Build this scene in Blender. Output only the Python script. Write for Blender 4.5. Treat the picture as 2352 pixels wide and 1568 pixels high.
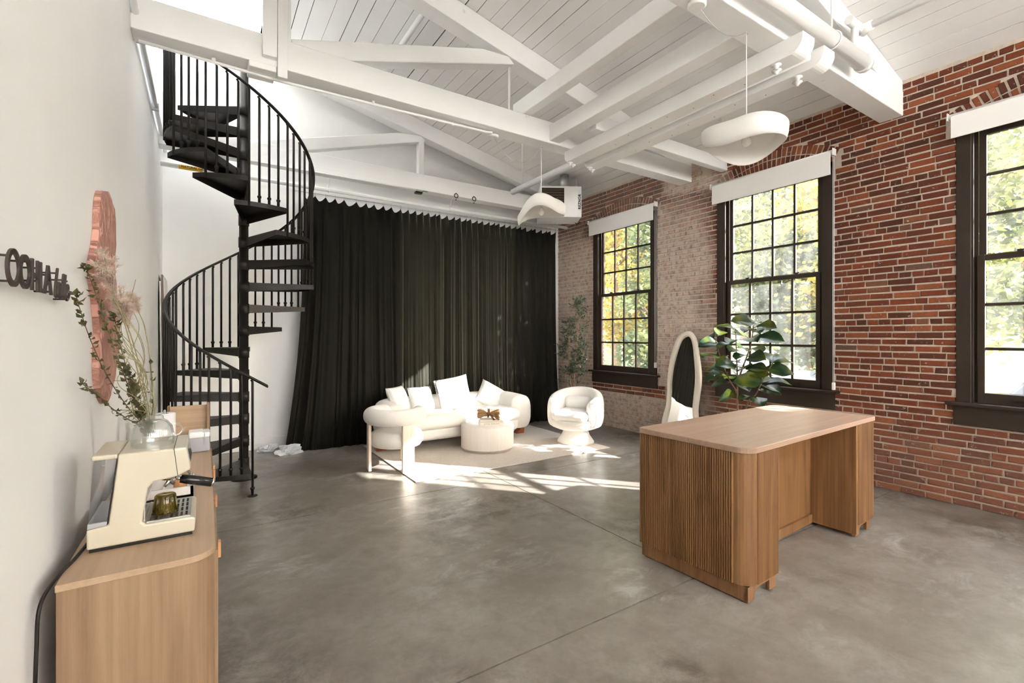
import bpy, bmesh, math, random
from mathutils import Vector, Matrix, noise
PI = math.pi
SC = bpy.context.scene
COL = SC.collection
for o in list(bpy.data.objects):
    bpy.data.objects.remove(o)

# ------------------------------------------------------------------ camera
THETA = math.atan(706 / 1090.0)
cd = bpy.data.cameras.new('camera')
cam = bpy.data.objects.new('camera', cd)
COL.objects.link(cam)
cam.location = (0, 0, 1.55)
cam.rotation_euler = (PI / 2, 0, -THETA)
cd.sensor_width = 36.0
cd.lens = 36.0 * 1090 / 2352
cd.shift_y = -14 / 2352
cd.clip_start = 0.02
cd.clip_end = 500
SC.camera = cam

# ------------------------------------------------------------------ world, sun, exposure
SUN_AZ = Vector((0.661, -0.750))          # towards the sun in plan
SUN_EL = math.radians(26.6)
w = bpy.data.worlds.new('sky')
SC.world = w
w.use_nodes = True
nt = w.node_tree
nt.nodes.clear()
wo = nt.nodes.new('ShaderNodeOutputWorld')
bg = nt.nodes.new('ShaderNodeBackground')
sky = nt.nodes.new('ShaderNodeTexSky')
sky.sky_type = 'NISHITA'
sky.sun_disc = False
sky.sun_elevation = SUN_EL
sky.sun_rotation = math.atan2(SUN_AZ.x, SUN_AZ.y)
sky.dust_density = 2.5
mixw = nt.nodes.new('ShaderNodeMix')
mixw.data_type = 'RGBA'
mixw.inputs[0].default_value = 0.55
mixw.inputs[7].default_value = (3.4, 3.35, 3.25, 1)
nt.links.new(sky.outputs[0], mixw.inputs[6])
nt.links.new(mixw.outputs[2], bg.inputs[0])
bg.inputs[1].default_value = 0.52
nt.links.new(bg.outputs[0], wo.inputs[0])

sd = bpy.data.lights.new('sun', 'SUN')
sd.energy = 6.4
sd.angle = math.radians(0.55)
sd.color = (1.0, 0.985, 0.96)
so = bpy.data.objects.new('sun', sd)
COL.objects.link(so)
to_sun = Vector((SUN_AZ.x * math.cos(SUN_EL), SUN_AZ.y * math.cos(SUN_EL), math.sin(SUN_EL)))
so.rotation_euler = to_sun.to_track_quat('Z', 'Y').to_euler()
so.location = to_sun * 60

vs = SC.view_settings
vs.view_transform = 'Standard'
vs.look = 'None'
vs.gamma = 1.0
vs.use_curve_mapping = False
vs.exposure = 2.88
SC.cycles.diffuse_bounces = 7
SC.cycles.max_bounces = 12
SC.cycles.transparent_max_bounces = 24
SC.cycles.caustics_reflective = False
SC.cycles.caustics_refractive = False
SC.cycles.sample_clamp_indirect = 4.0

# ------------------------------------------------------------------ helpers
class MB:
    """collects shapes; build() links them as one mesh object"""
    def __init__(s):
        s.v = []; s.f = []; s.col = None; s.sm = []
    def add(s, vs_, fs_, smooth=False):
        b = len(s.v)
        s.v.extend([tuple(p) for p in vs_])
        for f in fs_:
            s.f.append(tuple(i + b for i in f)); s.sm.append(smooth)
        return s
    def box(s, a, b):
        x0, y0, z0 = a; x1, y1, z1 = b
        if x0 > x1: x0, x1 = x1, x0
        if y0 > y1: y0, y1 = y1, y0
        if z0 > z1: z0, z1 = z1, z0
        return s.add([(x0,y0,z0),(x1,y0,z0),(x1,y1,z0),(x0,y1,z0),(x0,y0,z1),(x1,y0,z1),(x1,y1,z1),(x0,y1,z1)],
                     [(0,3,2,1),(4,5,6,7),(0,1,5,4),(1,2,6,5),(2,3,7,6),(3,0,4,7)])
    def prism(s, pts, axis, t0, t1, smooth=False):
        """extrude a 2D outline along an axis; pts are the two other axes in xyz order"""
        n = len(pts)
        def mk(p, t):
            a, b = p
            return (t, a, b) if axis == 'x' else ((a, t, b) if axis == 'y' else (a, b, t))
        vs_ = [mk(p, t0) for p in pts] + [mk(p, t1) for p in pts]
        b = len(s.v)
        s.v.extend(vs_)
        s.f.append(tuple(b + i for i in range(n))); s.sm.append(False)
        s.f.append(tuple(b + n + i for i in reversed(range(n)))); s.sm.append(False)
        for i in range(n):
            j = (i + 1) % n
            s.f.append((b + i, b + n + i, b + n + j, b + j)); s.sm.append(smooth)
        return s
    def tube(s, pts, r, n=8, caps=True, closed=False, smooth=True):
        P = [Vector(p) for p in pts]
        m = len(P)
        R = r if isinstance(r, (list, tuple)) else [r] * m
        rings = []
        nrm = None
        for i in range(m):
            if closed:
                t = P[(i + 1) % m] - P[i - 1]
            else:
                t = P[min(i + 1, m - 1)] - P[max(i - 1, 0)]
            if t.length < 1e-9: t = Vector((0, 0, 1))
            t.normalize()
            if nrm is None:
                a = Vector((0, 0, 1)) if abs(t.z) < 0.9 else Vector((1, 0, 0))
                nrm = (a - t * a.dot(t)).normalized()
            else:
                nrm = nrm - t * nrm.dot(t)
                if nrm.length < 1e-6:
                    a = Vector((1, 0, 0)); nrm = a - t * a.dot(t)
                nrm.normalize()
            bn = t.cross(nrm)
            rings.append([P[i] + (nrm * math.cos(2*PI*k/n) + bn * math.sin(2*PI*k/n)) * R[i] for k in range(n)])
        vs_ = [q for ring in rings for q in ring]
        fs = []
        for i in range(m if closed else m - 1):
            j = (i + 1) % m
            for k in range(n):
                l = (k + 1) % n
                fs.append((i*n+k, i*n+l, j*n+l, j*n+k))
        b = len(s.v)
        s.add(vs_, fs, smooth)
        if caps and not closed:
            s.f.append(tuple(b + k for k in reversed(range(n)))); s.sm.append(False)
            s.f.append(tuple(b + (m-1)*n + k for k in range(n))); s.sm.append(False)
        return s
    def lathe(s, prof, c=(0,0,0), n=24, smooth=True, caps=True, rf=None):
        vs_ = []; fs = []
        m = len(prof)
        for (r, z) in prof:
            for k in range(n):
                a = 2*PI*k/n
                q = r * (rf(a, z) if rf else 1)
                vs_.append((c[0] + q*math.cos(a), c[1] + q*math.sin(a), c[2] + z))
        for i in range(m - 1):
            for k in range(n):
                l = (k + 1) % n
                fs.append((i*n+k, i*n+l, (i+1)*n+l, (i+1)*n+k))
        b = len(s.v)
        s.add(vs_, fs, smooth)
        if caps:
            s.f.append(tuple(b + k for k in reversed(range(n)))); s.sm.append(False)
            s.f.append(tuple(b + (m-1)*n + k for k in range(n))); s.sm.append(False)
        return s
    def rbox(s, c, size, r, k=4, mid=3, puff=0.0, fn=None):
        """box with rounded edges (radius r); puff bulges the faces; fn warps each vertex"""
        h = [q / 2 for q in size]
        rr = [min(r, q * 0.999) for q in h]
        def coords(a):
            H, q = h[a], rr[a]
            left = [-H + q - q * math.tan(PI/4 * (1 - i/k)) for i in range(k)]
            inner = [-(H-q) + 2*(H-q)*i/mid for i in range(mid + 1)]
            return left + inner + [-t for t in reversed(left)]
        C = [coords(0), coords(1), coords(2)]
        def rnd(p):
            inn = [max(-(h[a]-rr[a]), min(h[a]-rr[a], p[a])) for a in range(3)]
            d = [(p[a]-inn[a]) / rr[a] for a in range(3)]
            L = math.sqrt(sum(q*q for q in d))
            if L > 1e-9: q = [inn[a] + d[a]/L*rr[a] for a in range(3)]
            else: q = list(p)
            if puff:
                u = [q[a]/h[a] for a in range(3)]
                for a in range(3):
                    b_, c_ = (a+1) % 3, (a+2) % 3
                    q[a] *= 1 + puff * (1-u[b_]**2) * (1-u[c_]**2)
            v = Vector((q[0]+c[0], q[1]+c[1], q[2]+c[2]))
            return fn(v) if fn else v
        for a in range(3):
            b_, c_ = (a+1) % 3, (a+2) % 3
            nb, nc = len(C[b_]), len(C[c_])
            for sg in (-1, 1):
                vs_ = []
                for i in range(nb):
                    for j in range(nc):
                        p = [0, 0, 0]; p[a] = sg*h[a]; p[b_] = C[b_][i]; p[c_] = C[c_][j]
                        vs_.append(rnd(p))
                fs = []
                for i in range(nb-1):
                    for j in range(nc-1):
                        q = (i*nc+j, (i+1)*nc+j, (i+1)*nc+j+1, i*nc+j+1)
                        fs.append(q if sg > 0 else q[::-1])
                s.add(vs_, fs, True)
        s.weld = 1e-5
        return s
    weld = 0
    def grid(s, nx, ny, fn, smooth=True, wrapx=False):
        vs_ = [fn(i, j) for j in range(ny) for i in range(nx)]
        fs = []
        for j in range(ny - 1):
            for i in range(nx if wrapx else nx - 1):
                k = (i + 1) % nx
                fs.append((j*nx+i, j*nx+k, (j+1)*nx+k, (j+1)*nx+i))
        return s.add(vs_, fs, smooth)
    def xf(s, M):
        s.v = [tuple(M @ Vector(p)) for p in s.v]
        return s
    def mesh(s, name, bevel=0, seg=2, solid=0):
        me = bpy.data.meshes.new(name)
        me.from_pydata(s.v, [], s.f)
        me.polygons.foreach_set('use_smooth', s.sm)
        if bevel or s.weld or solid:
            bm = bmesh.new(); bm.from_mesh(me)
            if s.weld: bmesh.ops.remove_doubles(bm, verts=bm.verts, dist=s.weld)
            if solid:
                bmesh.ops.recalc_face_normals(bm, faces=bm.faces)
                bmesh.ops.solidify(bm, geom=bm.faces[:], thickness=solid)
            if bevel:
                bm.normal_update()
                ed = [e for e in bm.edges if len(e.link_faces) == 2 and e.calc_face_angle(0) > 0.6]
                bmesh.ops.bevel(bm, geom=ed, offset=bevel, segments=seg, affect='EDGES', profile=0.5, clamp_overlap=True)
            bm.to_mesh(me); bm.free()
        me.update()
        return me
    def build(s, name, mat, parent=None, bevel=0, seg=2, world=True, solid=0, recalc=False):
        """world=True: verts are in world space; they are moved to the parent thing's own frame"""
        if parent is not None and world:
            root = parent
            while root.parent is not None: root = root.parent
            L = root.location
            s.v = [(p[0]-L.x, p[1]-L.y, p[2]-L.z) for p in s.v]
        me = s.mesh(name, bevel, seg, solid)
        if recalc:
            bm = bmesh.new(); bm.from_mesh(me)
            bmesh.ops.recalc_face_normals(bm, faces=bm.faces)
            bm.to_mesh(me); bm.free()
        return obj(name, me, mat, parent)

def obj(name, me, mat, parent=None):
    if mat is not None and len(me.materials) == 0:
        me.materials.append(mat)
    o = bpy.data.objects.new(name, me)
    COL.objects.link(o)
    if parent is not None: o.parent = parent
    return o
def tag(o, label=None, cat=None, group=None, kind=None):
    if label: o['label'] = label
    if cat: o['category'] = cat
    if group: o['group'] = group
    if kind: o['kind'] = kind
    return o
def thing(name, label, cat, loc=(0,0,0), rotz=0, group=None, kind=None):
    o = bpy.data.objects.new(name, None)
    o.empty_display_size = 0.1
    COL.objects.link(o)
    o.location = loc; o.rotation_euler = (0, 0, rotz)
    return tag(o, label, cat, group, kind)
def smoothstep(a, b, x):
    t = max(0.0, min(1.0, (x - a) / (b - a)))
    return t*t*(3-2*t)
def catmull(pts, n=8, closed=False):
    P = [Vector(p) for p in pts]; m = len(P); out = []
    rng = range(m if closed else m - 1)
    for i in rng:
        if closed: a, b, c, d = P[i-1], P[i], P[(i+1) % m], P[(i+2) % m]
        else: a, b, c, d = P[max(i-1,0)], P[i], P[i+1], P[min(i+2,m-1)]
        for k in range(n):
            t = k / n
            out.append(0.5*((2*b) + (c-a)*t + (2*a-5*b+4*c-d)*t*t + (3*b-a-3*c+d)*t**3))
    if not closed: out.append(P[-1])
    return out
def text_mb(txt, size, extrude, M, shear=0.0, bold=0.0, space=1.0):
    cu = bpy.data.curves.new('lettering', 'FONT')
    cu.body = txt; cu.size = size; cu.extrude = extrude; cu.shear = shear; cu.offset = bold
    cu.space_character = space; cu.resolution_u = 3
    to = bpy.data.objects.new('lettering', cu)
    me = bpy.data.meshes.new_from_object(to)
    mb = MB()
    mb.add([M @ v.co for v in me.vertices], [tuple(p.vertices) for p in me.polygons])
    bpy.data.objects.remove(to); bpy.data.curves.remove(cu); bpy.data.meshes.remove(me)
    return mb
def basis(o, x, y, z):
    M = Matrix.Identity(4)
    for i, a in enumerate((x, y, z)):
        for j in range(3): M[j][i] = a[j]
    for j in range(3): M[j][3] = o[j]
    return M

# ------------------------------------------------------------------ materials
class NT:
    def __init__(s, name):
        s.m = bpy.data.materials.new(name); s.m.use_nodes = True
        s.t = s.m.node_tree; s.n = s.t.nodes; s.n.clear()
        s.out = s.n.new('ShaderNodeOutputMaterial')
    def node(s, ty, **kw):
        nd = s.n.new(ty)
        for k, v in kw.items(): setattr(nd, k, v)
        return nd
    def link(s, a, b): s.t.links.new(a, b)
    def set(s, sock, v):
        if hasattr(v, 'is_output'): s.link(v, sock)
        else: sock.default_value = v
    def pos(s, scale=(1,1,1), obj=False, rot=(0,0,0)):
        if obj: src = s.node('ShaderNodeTexCoord').outputs['Object']
        else: src = s.node('ShaderNodeNewGeometry').outputs['Position']
        mp = s.node('ShaderNodeMapping')
        mp.inputs['Scale'].default_value = scale; mp.inputs['Rotation'].default_value = rot
        s.link(src, mp.inputs[0]); return mp.outputs[0]
    def noise(s, vec, scale, detail=4, rough=0.55, dist=0.0, out='Fac'):
        nd = s.node('ShaderNodeTexNoise')
        nd.inputs['Scale'].default_value = scale; nd.inputs['Detail'].default_value = detail
        nd.inputs['Roughness'].default_value = rough; nd.inputs['Distortion'].default_value = dist
        if vec is not None: s.link(vec, nd.inputs['Vector'])
        return nd.outputs[out]
    def ramp(s, fac, stops):
        nd = s.node('ShaderNodeValToRGB')
        e = nd.color_ramp.elements
        while len(e) < len(stops): e.new(0.5)
        for q, (p, c) in zip(e, stops):
            q.position = p
            q.color = (c, c, c, 1) if not hasattr(c, '__len__') else (c[0], c[1], c[2], 1)
        s.link(fac, nd.inputs[0]); return nd.outputs[0]
    def mix(s, fac, a, b, blend='MIX'):
        nd = s.node('ShaderNodeMix', data_type='RGBA', blend_type=blend)
        s.set(nd.inputs[0], fac)
        for i, v in ((6, a), (7, b)):
            if hasattr(v, 'is_output'): s.link(v, nd.inputs[i])
            else: nd.inputs[i].default_value = (v[0], v[1], v[2], 1)
        return nd.outputs[2]
    def math(s, op, a, b=None, c=None, clamp=False):
        nd = s.node('ShaderNodeMath', operation=op); nd.use_clamp = clamp
        s.set(nd.inputs[0], a)
        if b is not None: s.set(nd.inputs[1], b)
        if c is not None: s.set(nd.inputs[2], c)
        return nd.outputs[0]
    def mapr(s, v, a, b, c=0.0, d=1.0, smooth=True):
        nd = s.node('ShaderNodeMapRange')
        if smooth: nd.interpolation_type = 'SMOOTHSTEP'
        s.set(nd.inputs[0], v)
        for i, q in enumerate((a, b, c, d)): nd.inputs[1+i].default_value = q
        return nd.outputs[0]
    def sep(s, v):
        nd = s.node('ShaderNodeSeparateXYZ'); s.link(v, nd.inputs[0]); return nd.outputs
    def bump(s, h, strength, dist=0.01):
        nd = s.node('ShaderNodeBump')
        nd.inputs['Strength'].default_value = strength; nd.inputs['Distance'].default_value = dist
        s.link(h, nd.inputs['Height']); return nd.outputs[0]
    def bsdf(s, col, rough=0.5, metal=0.0, normal=None, **kw):
        b = s.node('ShaderNodeBsdfPrincipled')
        if hasattr(col, 'is_output'): s.link(col, b.inputs['Base Color'])
        else: b.inputs['Base Color'].default_value = (col[0], col[1], col[2], 1)
        s.set(b.inputs['Roughness'], rough); s.set(b.inputs['Metallic'], metal)
        if normal is not None: s.link(normal, b.inputs['Normal'])
        for k, v in kw.items():
            k = k.replace('_', ' ')
            if hasattr(v, 'is_output'): s.link(v, b.inputs[k])
            elif hasattr(v, '__len__'): b.inputs[k].default_value = (v[0], v[1], v[2], 1)
            else: b.inputs[k].default_value = v
        s.link(b.outputs[0], s.out.inputs[0])
        s.b = b
        return s
MT = {}
def simple(name, col, rough=0.5, metal=0.0, var=0.06, scale=6.0, bump=0.0, bscale=80.0, bdist=0.003, obj_=True, **kw):
    t = NT(name)
    p = t.pos(obj=obj_)
    n = t.noise(p, scale, 4)
    lo = tuple(c*(1-var) for c in col); hi = tuple(min(1, c*(1+var)) for c in col)
    c = t.ramp(n, [(0.3, lo), (0.7, hi)])
    nr = None
    if bump:
        nr = t.bump(t.noise(p, bscale, 3), bump, bdist)
    t.bsdf(c, rough, metal, nr, **kw)
    MT[name] = t.m
    return t.m
def wood(name, dark, light, axis='z', scale=1.0, rough=0.45, coat=0.0, contrast=1.0):
    t = NT(name)
    st = {'x': (0.6, 9, 9), 'y': (9, 0.6, 9), 'z': (9, 9, 0.6)}[axis]
    p = t.pos(tuple(q*scale for q in st), obj=True)
    n1 = t.noise(p, 1.6, 6, 0.6, 0.8)
    st2 = {'x': (1.2, 90, 90), 'y': (90, 1.2, 90), 'z': (90, 90, 1.2)}[axis]
    n2 = t.noise(t.pos(tuple(q*scale for q in st2), obj=True), 1.0, 3, 0.6)
    f = t.math('ADD', t.math('MULTIPLY', n1, 0.65), t.math('MULTIPLY', n2, 0.35))
    mid = tuple((a+b)/2 for a, b in zip(dark, light))
    k = 0.16 / contrast
    c = t.ramp(f, [(0.5-k*1.2, dark), (0.5, mid), (0.5+k*1.2, light)])
    nr = t.bump(n2, 0.12, 0.002)
    t.bsdf(c, rough, 0, nr, Coat_Weight=coat)
    MT[name] = t.m
    return t.m

simple('white_wall', (0.84, 0.84, 0.835), 0.62, var=0.02, scale=1.5, bump=0.08, bscale=120, obj_=False)
simple('white_trim', (0.80, 0.79, 0.77), 0.4, var=0.02)
# painted rough timber: long grain relief along each beam
def painted_timber(name, col, axis):
    t = NT(name)
    st = {'x': (1.2, 40, 40), 'y': (40, 1.2, 40), 'z': (40, 40, 1.2)}[axis]
    p = t.pos(st)
    n = t.noise(p, 1.0, 5, 0.6, 0.4)
    big = t.noise(t.pos(), 2.0, 3)
    c = t.ramp(big, [(0.3, tuple(q*0.95 for q in col)), (0.7, col)])
    knots = t.noise(t.pos((1, 1, 1)), 9.0, 2)
    c = t.mix(t.ramp(knots, [(0.74, 0.0), (0.80, 0.5)]), c, (0.55, 0.52, 0.47))
    t.bsdf(c, 0.48, 0, t.bump(n, 0.25, 0.006))
    MT[name] = t.m
for ax in 'xyz': painted_timber('timber_' + ax, (0.86, 0.86, 0.855), ax)
painted_timber('plank_paint', (0.85, 0.85, 0.845), 'y')
simple('pipe_white', (0.84, 0.84, 0.835), 0.3, var=0.02)
simple('gap_dark', (0.03, 0.025, 0.02), 0.9)
simple('black_paint', (0.0085, 0.0060, 0.0048), 0.45, var=0.15, scale=9, Specular_IOR_Level=0.35)
simple('window_paint', (0.030, 0.0195, 0.0135), 0.55, Specular_IOR_Level=0.3, var=0.08, scale=4, bump=0.05)
simple('white_plastic', (0.80, 0.80, 0.80), 0.3, var=0.01)
simple('black_plastic', (0.012, 0.011, 0.010), 0.22, var=0.05)
simple('grey_plastic', (0.35, 0.36, 0.38), 0.35)
simple('chrome', (0.75, 0.74, 0.72), 0.12, 1.0, var=0.03)
simple('brushed_steel', (0.45, 0.44, 0.42), 0.3, 1.0, var=0.05)
simple('galvanised', (0.55, 0.56, 0.56), 0.4, 0.8, var=0.1, scale=20)
simple('mirror_glass', (0.93, 0.94, 0.94), 0.015, 1.0, var=0.0)
simple('cream_enamel', (0.54, 0.49, 0.385), 0.30, var=0.02, Coat_Weight=0.3)
t = NT('pink_plaster')
p = t.pos((1, 9, 2.2))
n = t.noise(p, 3.0, 6, 0.6, 1.2)
gr = t.ramp(n, [(0.42, 0.0), (0.50, 1.0), (0.58, 0.0)])
c = t.mix(gr, t.ramp(t.noise(t.pos(), 5, 4), [(0.3, (0.54, 0.275, 0.215)), (0.7, (0.61, 0.33, 0.265))]), (0.44, 0.205, 0.155))
t.bsdf(c, 0.8, 0, t.bump(t.math('SUBTRACT', 1.0, gr), 0.8, 0.012)); MT['pink_plaster'] = t.m
simple('leather_tan', (0.52, 0.25, 0.10), 0.55, var=0.15, scale=20)
simple('rust_wood', (0.26, 0.062, 0.022), 0.4, var=0.25, scale=8)
simple('paper_white', (0.80, 0.79, 0.77), 0.8, var=0.02)
simple('book_cover', (0.66, 0.61, 0.52), 0.6, var=0.05)
simple('book_pages', (0.72, 0.67, 0.58), 0.85, var=0.1, scale=60)
simple('print_grey', (0.25, 0.22, 0.19), 0.7)
simple('yellow_label', (0.72, 0.44, 0.03), 0.5, var=0.04)
simple('ink_black', (0.01, 0.01, 0.01), 0.6)
simple('straw', (0.40, 0.235, 0.105), 0.85, var=0.35, scale=60)
simple('ribbon_brown', (0.14, 0.065, 0.025), 0.7, var=0.2)
simple('plume', (0.60, 0.48, 0.40), 0.95, var=0.2, scale=30)
simple('plume_core', (0.34, 0.21, 0.15), 0.95, var=0.2, scale=30)
simple('dry_stem', (0.30, 0.27, 0.14), 0.7, var=0.25, scale=12)
simple('dry_twig', (0.12, 0.085, 0.04), 0.8, var=0.2)
simple('plastic_bag', (0.80, 0.82, 0.86), 0.35, var=0.03, Transmission_Weight=0.25)
simple('trunk_brown', (0.24, 0.14, 0.07), 0.8, var=0.35, scale=14, bump=0.4, bscale=40)
simple('olive_bark', (0.38, 0.21, 0.13), 0.85, var=0.3, scale=18, bump=0.3, bscale=40)
simple('car_silver', (0.045, 0.055, 0.075), 0.4, 0.0)
simple('car_white', (0.34, 0.35, 0.37), 0.25, 0.0, Coat_Weight=0.6)
simple('car_glass', (0.02, 0.03, 0.04), 0.08)
simple('tyre', (0.015, 0.015, 0.015), 0.8)
simple('fence_paint', (0.22, 0.23, 0.25), 0.6)
simple('asphalt', (0.05, 0.05, 0.055), 0.9, var=0.3, scale=8, obj_=False)
simple('lawn', (0.08, 0.10, 0.03), 0.95, var=0.4, scale=4, obj_=False)
simple('terracotta_pot', (0.55, 0.52, 0.48), 0.6)
simple('soil', (0.05, 0.035, 0.025), 0.95, bump=0.5)
wood('oak_z', (0.190, 0.110, 0.058), (0.320, 0.208, 0.123), 'z', 0.7, 0.5, contrast=1.5)
wood('oak_y', (0.33, 0.22, 0.138), (0.45, 0.315, 0.21), 'y', 0.7, 0.45)
wood('oak_x', (0.34, 0.215, 0.125), (0.48, 0.335, 0.215), 'x', 0.7, 0.5)
wood('desk_z', (0.125, 0.054, 0.019), (0.275, 0.142, 0.057), 'z', 0.8, 0.42, contrast=1.3)
wood('desk_x', (0.265, 0.165, 0.112), (0.41, 0.285, 0.212), 'x', 0.8, 0.34)
wood('pale_wood', (0.62, 0.50, 0.40), (0.78, 0.68, 0.57), 'z', 1.2, 0.5)
wood('whitewash_wood', (0.62, 0.55, 0.49), (0.76, 0.71, 0.655), 'z', 0.45, 0.5, contrast=0.7)
# bouclé upholstery
def boucle(name, col, sc=160):
    t = NT(name)
    p = t.pos(obj=True)
    v = t.node('ShaderNodeTexVoronoi'); v.inputs['Scale'].default_value = sc
    t.link(p, v.inputs['Vector'])
    n = t.noise(p, 3.0, 3)
    c = t.ramp(n, [(0.3, tuple(q*0.95 for q in col)), (0.7, col)])
    t.bsdf(c, 0.9, 0, t.bump(v.outputs['Distance'], 0.5, 0.004), Sheen_Weight=0.25)
    MT[name] = t.m
boucle('boucle_white', (0.74, 0.705, 0.655))
boucle('boucle_cream', (0.74, 0.66, 0.56), 120)
boucle('cushion_white', (0.73, 0.715, 0.69), 220)
# cushion with a pale grey pattern
t = NT('cushion_stripe')
wv = t.node('ShaderNodeTexWave'); wv.inputs['Scale'].default_value = 9; wv.inputs['Distortion'].default_value = 1.0
t.link(t.pos(obj=True), wv.inputs[0])
t.bsdf(t.ramp(wv.outputs['Fac'], [(0.35, (0.60, 0.59, 0.58)), (0.6, (0.78, 0.77, 0.75))]), 0.9)
MT['cushion_stripe'] = t.m
# rug: woven ribs
t = NT('rug_weave')
p = t.pos()
wv = t.node('ShaderNodeTexWave'); wv.bands_direction = 'Y'; wv.inputs['Scale'].default_value = 28; wv.inputs['Distortion'].default_value = 2.0
wv.inputs['Detail'].default_value = 2; wv.inputs['Detail Scale'].default_value = 3
t.link(p, wv.inputs[0])
n = t.noise(p, 40, 3)
f = t.math('ADD', t.math('MULTIPLY', wv.outputs['Fac'], 0.5), t.math('MULTIPLY', n, 0.5))
t.bsdf(t.ramp(f, [(0.25, (0.40, 0.34, 0.27)), (0.65, (0.66, 0.60, 0.53))]), 0.95, 0, t.bump(f, 0.7, 0.008))
MT['rug_weave'] = t.m
# velvet
def velvet(name, col, tint, sheen):
    t = NT(name)
    n = t.noise(t.pos((3, 3, 0.6)), 3.0, 4)
    c = t.ramp(n, [(0.3, tuple(q*0.7 for q in col)), (0.75, tuple(q*1.3 for q in col))])
    crush = t.noise(t.pos((14, 14, 30)), 2.0, 5, 0.7)
    t.bsdf(c, 0.75, 0, t.bump(crush, 0.15, 0.004), Sheen_Weight=sheen, Sheen_Roughness=0.35, Sheen_Tint=tint)
    t.b.inputs['Specular IOR Level'].default_value = 0.15
    MT[name] = t.m
velvet('velvet_dark', (0.0055, 0.0048, 0.0030), (0.20, 0.19, 0.12), 0.22)
velvet('velvet_olive', (0.014, 0.0132, 0.0082), (0.86, 0.84, 0.64), 1.0)
# concrete floor
t = NT('concrete')
p = t.pos()
grain = t.noise(p, 9.0, 12, 0.78)
mid = t.noise(p, 4.0, 10, 0.70, 0.6)
cloud = t.noise(p, 1.3, 6, 0.6)
c = t.ramp(cloud, [(0.30, (0.165, 0.143, 0.120)), (0.5, (0.225, 0.201, 0.174)), (0.70, (0.285, 0.263, 0.236))])
c = t.mix(t.math('MULTIPLY', t.ramp(mid, [(0.42, 0.0), (0.60, 1.0)]), 0.45), c, (0.155, 0.133, 0.108))
c = t.mix(t.math('MULTIPLY', t.ramp(grain, [(0.46, 0.0), (0.62, 1.0)]), 0.35), c, (0.125, 0.105, 0.085))
big = t.ramp(t.noise(p, 0.62, 4, 0.55), [(0.46, 0.0), (0.60, 1.0)])
stain = t.math('MULTIPLY', big, t.ramp(t.noise(p, 3.6, 12, 0.78, 0.4), [(0.42, 0.0), (0.58, 0.95)]))
c = t.mix(stain, c, (0.080, 0.063, 0.045))
sm = t.noise(t.pos((1.2, 2.2, 1), rot=(0, 0, -0.55)), 2.6, 12, 0.75, 0.5)
pale = t.math('MULTIPLY', t.ramp(t.noise(p, 0.8, 4), [(0.46, 0.0), (0.60, 1.0)]), t.ramp(sm, [(0.50, 0.0), (0.64, 0.75)]))
c = t.mix(pale, c, (0.37, 0.355, 0.335))
specks = t.ramp(t.noise(p, 38, 4, 0.6), [(0.72, 0.0), (0.78, 0.6)])
c = t.mix(specks, c, (0.06, 0.048, 0.036))
rg = t.math('ADD', t.math('MULTIPLY', mid, 0.30), 0.20)
t.bsdf(c, rg, 0, t.bump(grain, 0.06, 0.01))
t.b.inputs['Specular IOR Level'].default_value = 0.55
MT['concrete'] = t.m
# limewash / paint residue that lingers on part of the old brick wall
def residue(t, p):
    s_ = t.sep(p)
    y, z = s_[1], s_[2]
    wob = t.math('MULTIPLY', t.math('SUBTRACT', t.noise(p, 1.6, 5, 0.6), 0.5), 1.1)
    yy = t.math('ADD', y, wob)
    zz = t.math('ADD', z, wob)
    a = t.mapr(yy, 3.75, 4.25)
    b = t.mapr(zz, 2.95, 3.55, 1.0, 0.25)
    m = t.math('MULTIPLY', a, b)
    top = t.math('MULTIPLY', t.math('MULTIPLY', t.mapr(yy, 3.6, 3.9), t.mapr(yy, 4.9, 4.5)), t.mapr(zz, 3.35, 3.6))
    m = t.math('MAXIMUM', m, top)
    # relaid clean courses under the far window sill
    rel = t.math('MULTIPLY', t.math('MULTIPLY', t.mapr(y, 4.70, 4.72), t.mapr(y, 6.30, 6.28)), t.math('MULTIPLY', t.mapr(z, 0.58, 0.60), t.mapr(z, 0.80, 0.78)))
    m = t.math('MULTIPLY', m, t.math('SUBTRACT', 1.0, rel))
    return m, y, z
t = NT('brick')
p = t.pos()
at = t.node('ShaderNodeAttribute'); at.attribute_name = 'tone'
sp = t.sep(at.outputs['Vector'])
n = t.noise(p, 26, 6, 0.65)
base = t.ramp(sp[0], [(0.0, (0.078, 0.028, 0.018)), (0.25, (0.120, 0.033, 0.018)), (0.55, (0.170, 0.042, 0.020)), (0.80, (0.225, 0.056, 0.024)), (0.92, (0.31, 0.092, 0.036)), (1.0, (0.13, 0.075, 0.055))])
base = t.mix(t.ramp(n, [(0.3, 0.0), (0.7, 0.55)]), base, (0.080, 0.026, 0.016))
m, y, z = residue(t, p)
fleck = t.ramp(t.noise(p, 26, 8, 0.8), [(0.60, 0.0), (0.645, 0.9)])
base = t.mix(t.math('MULTIPLY', fleck, 0.8), base, (0.62, 0.56, 0.49))
pits = t.ramp(t.noise(p, 55, 3), [(0.69, 0.0), (0.73, 0.8)])
base = t.mix(pits, base, (0.05, 0.022, 0.016))
wn = t.noise(p, 13, 6, 0.75, 0.4)
wash = t.math('MULTIPLY', m, t.ramp(wn, [(0.32, 0.30), (0.54, 1.0)]))
wcol = t.mix(t.noise(p, 4, 5, 0.6), (0.50, 0.40, 0.33), (0.66, 0.57, 0.49))
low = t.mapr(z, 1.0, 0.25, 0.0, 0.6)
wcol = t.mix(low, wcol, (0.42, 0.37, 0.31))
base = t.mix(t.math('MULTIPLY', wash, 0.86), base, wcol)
dust = t.math('MULTIPLY', t.mapr(z, 1.0, 0.3), t.math('SUBTRACT', 1.0, m))
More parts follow.
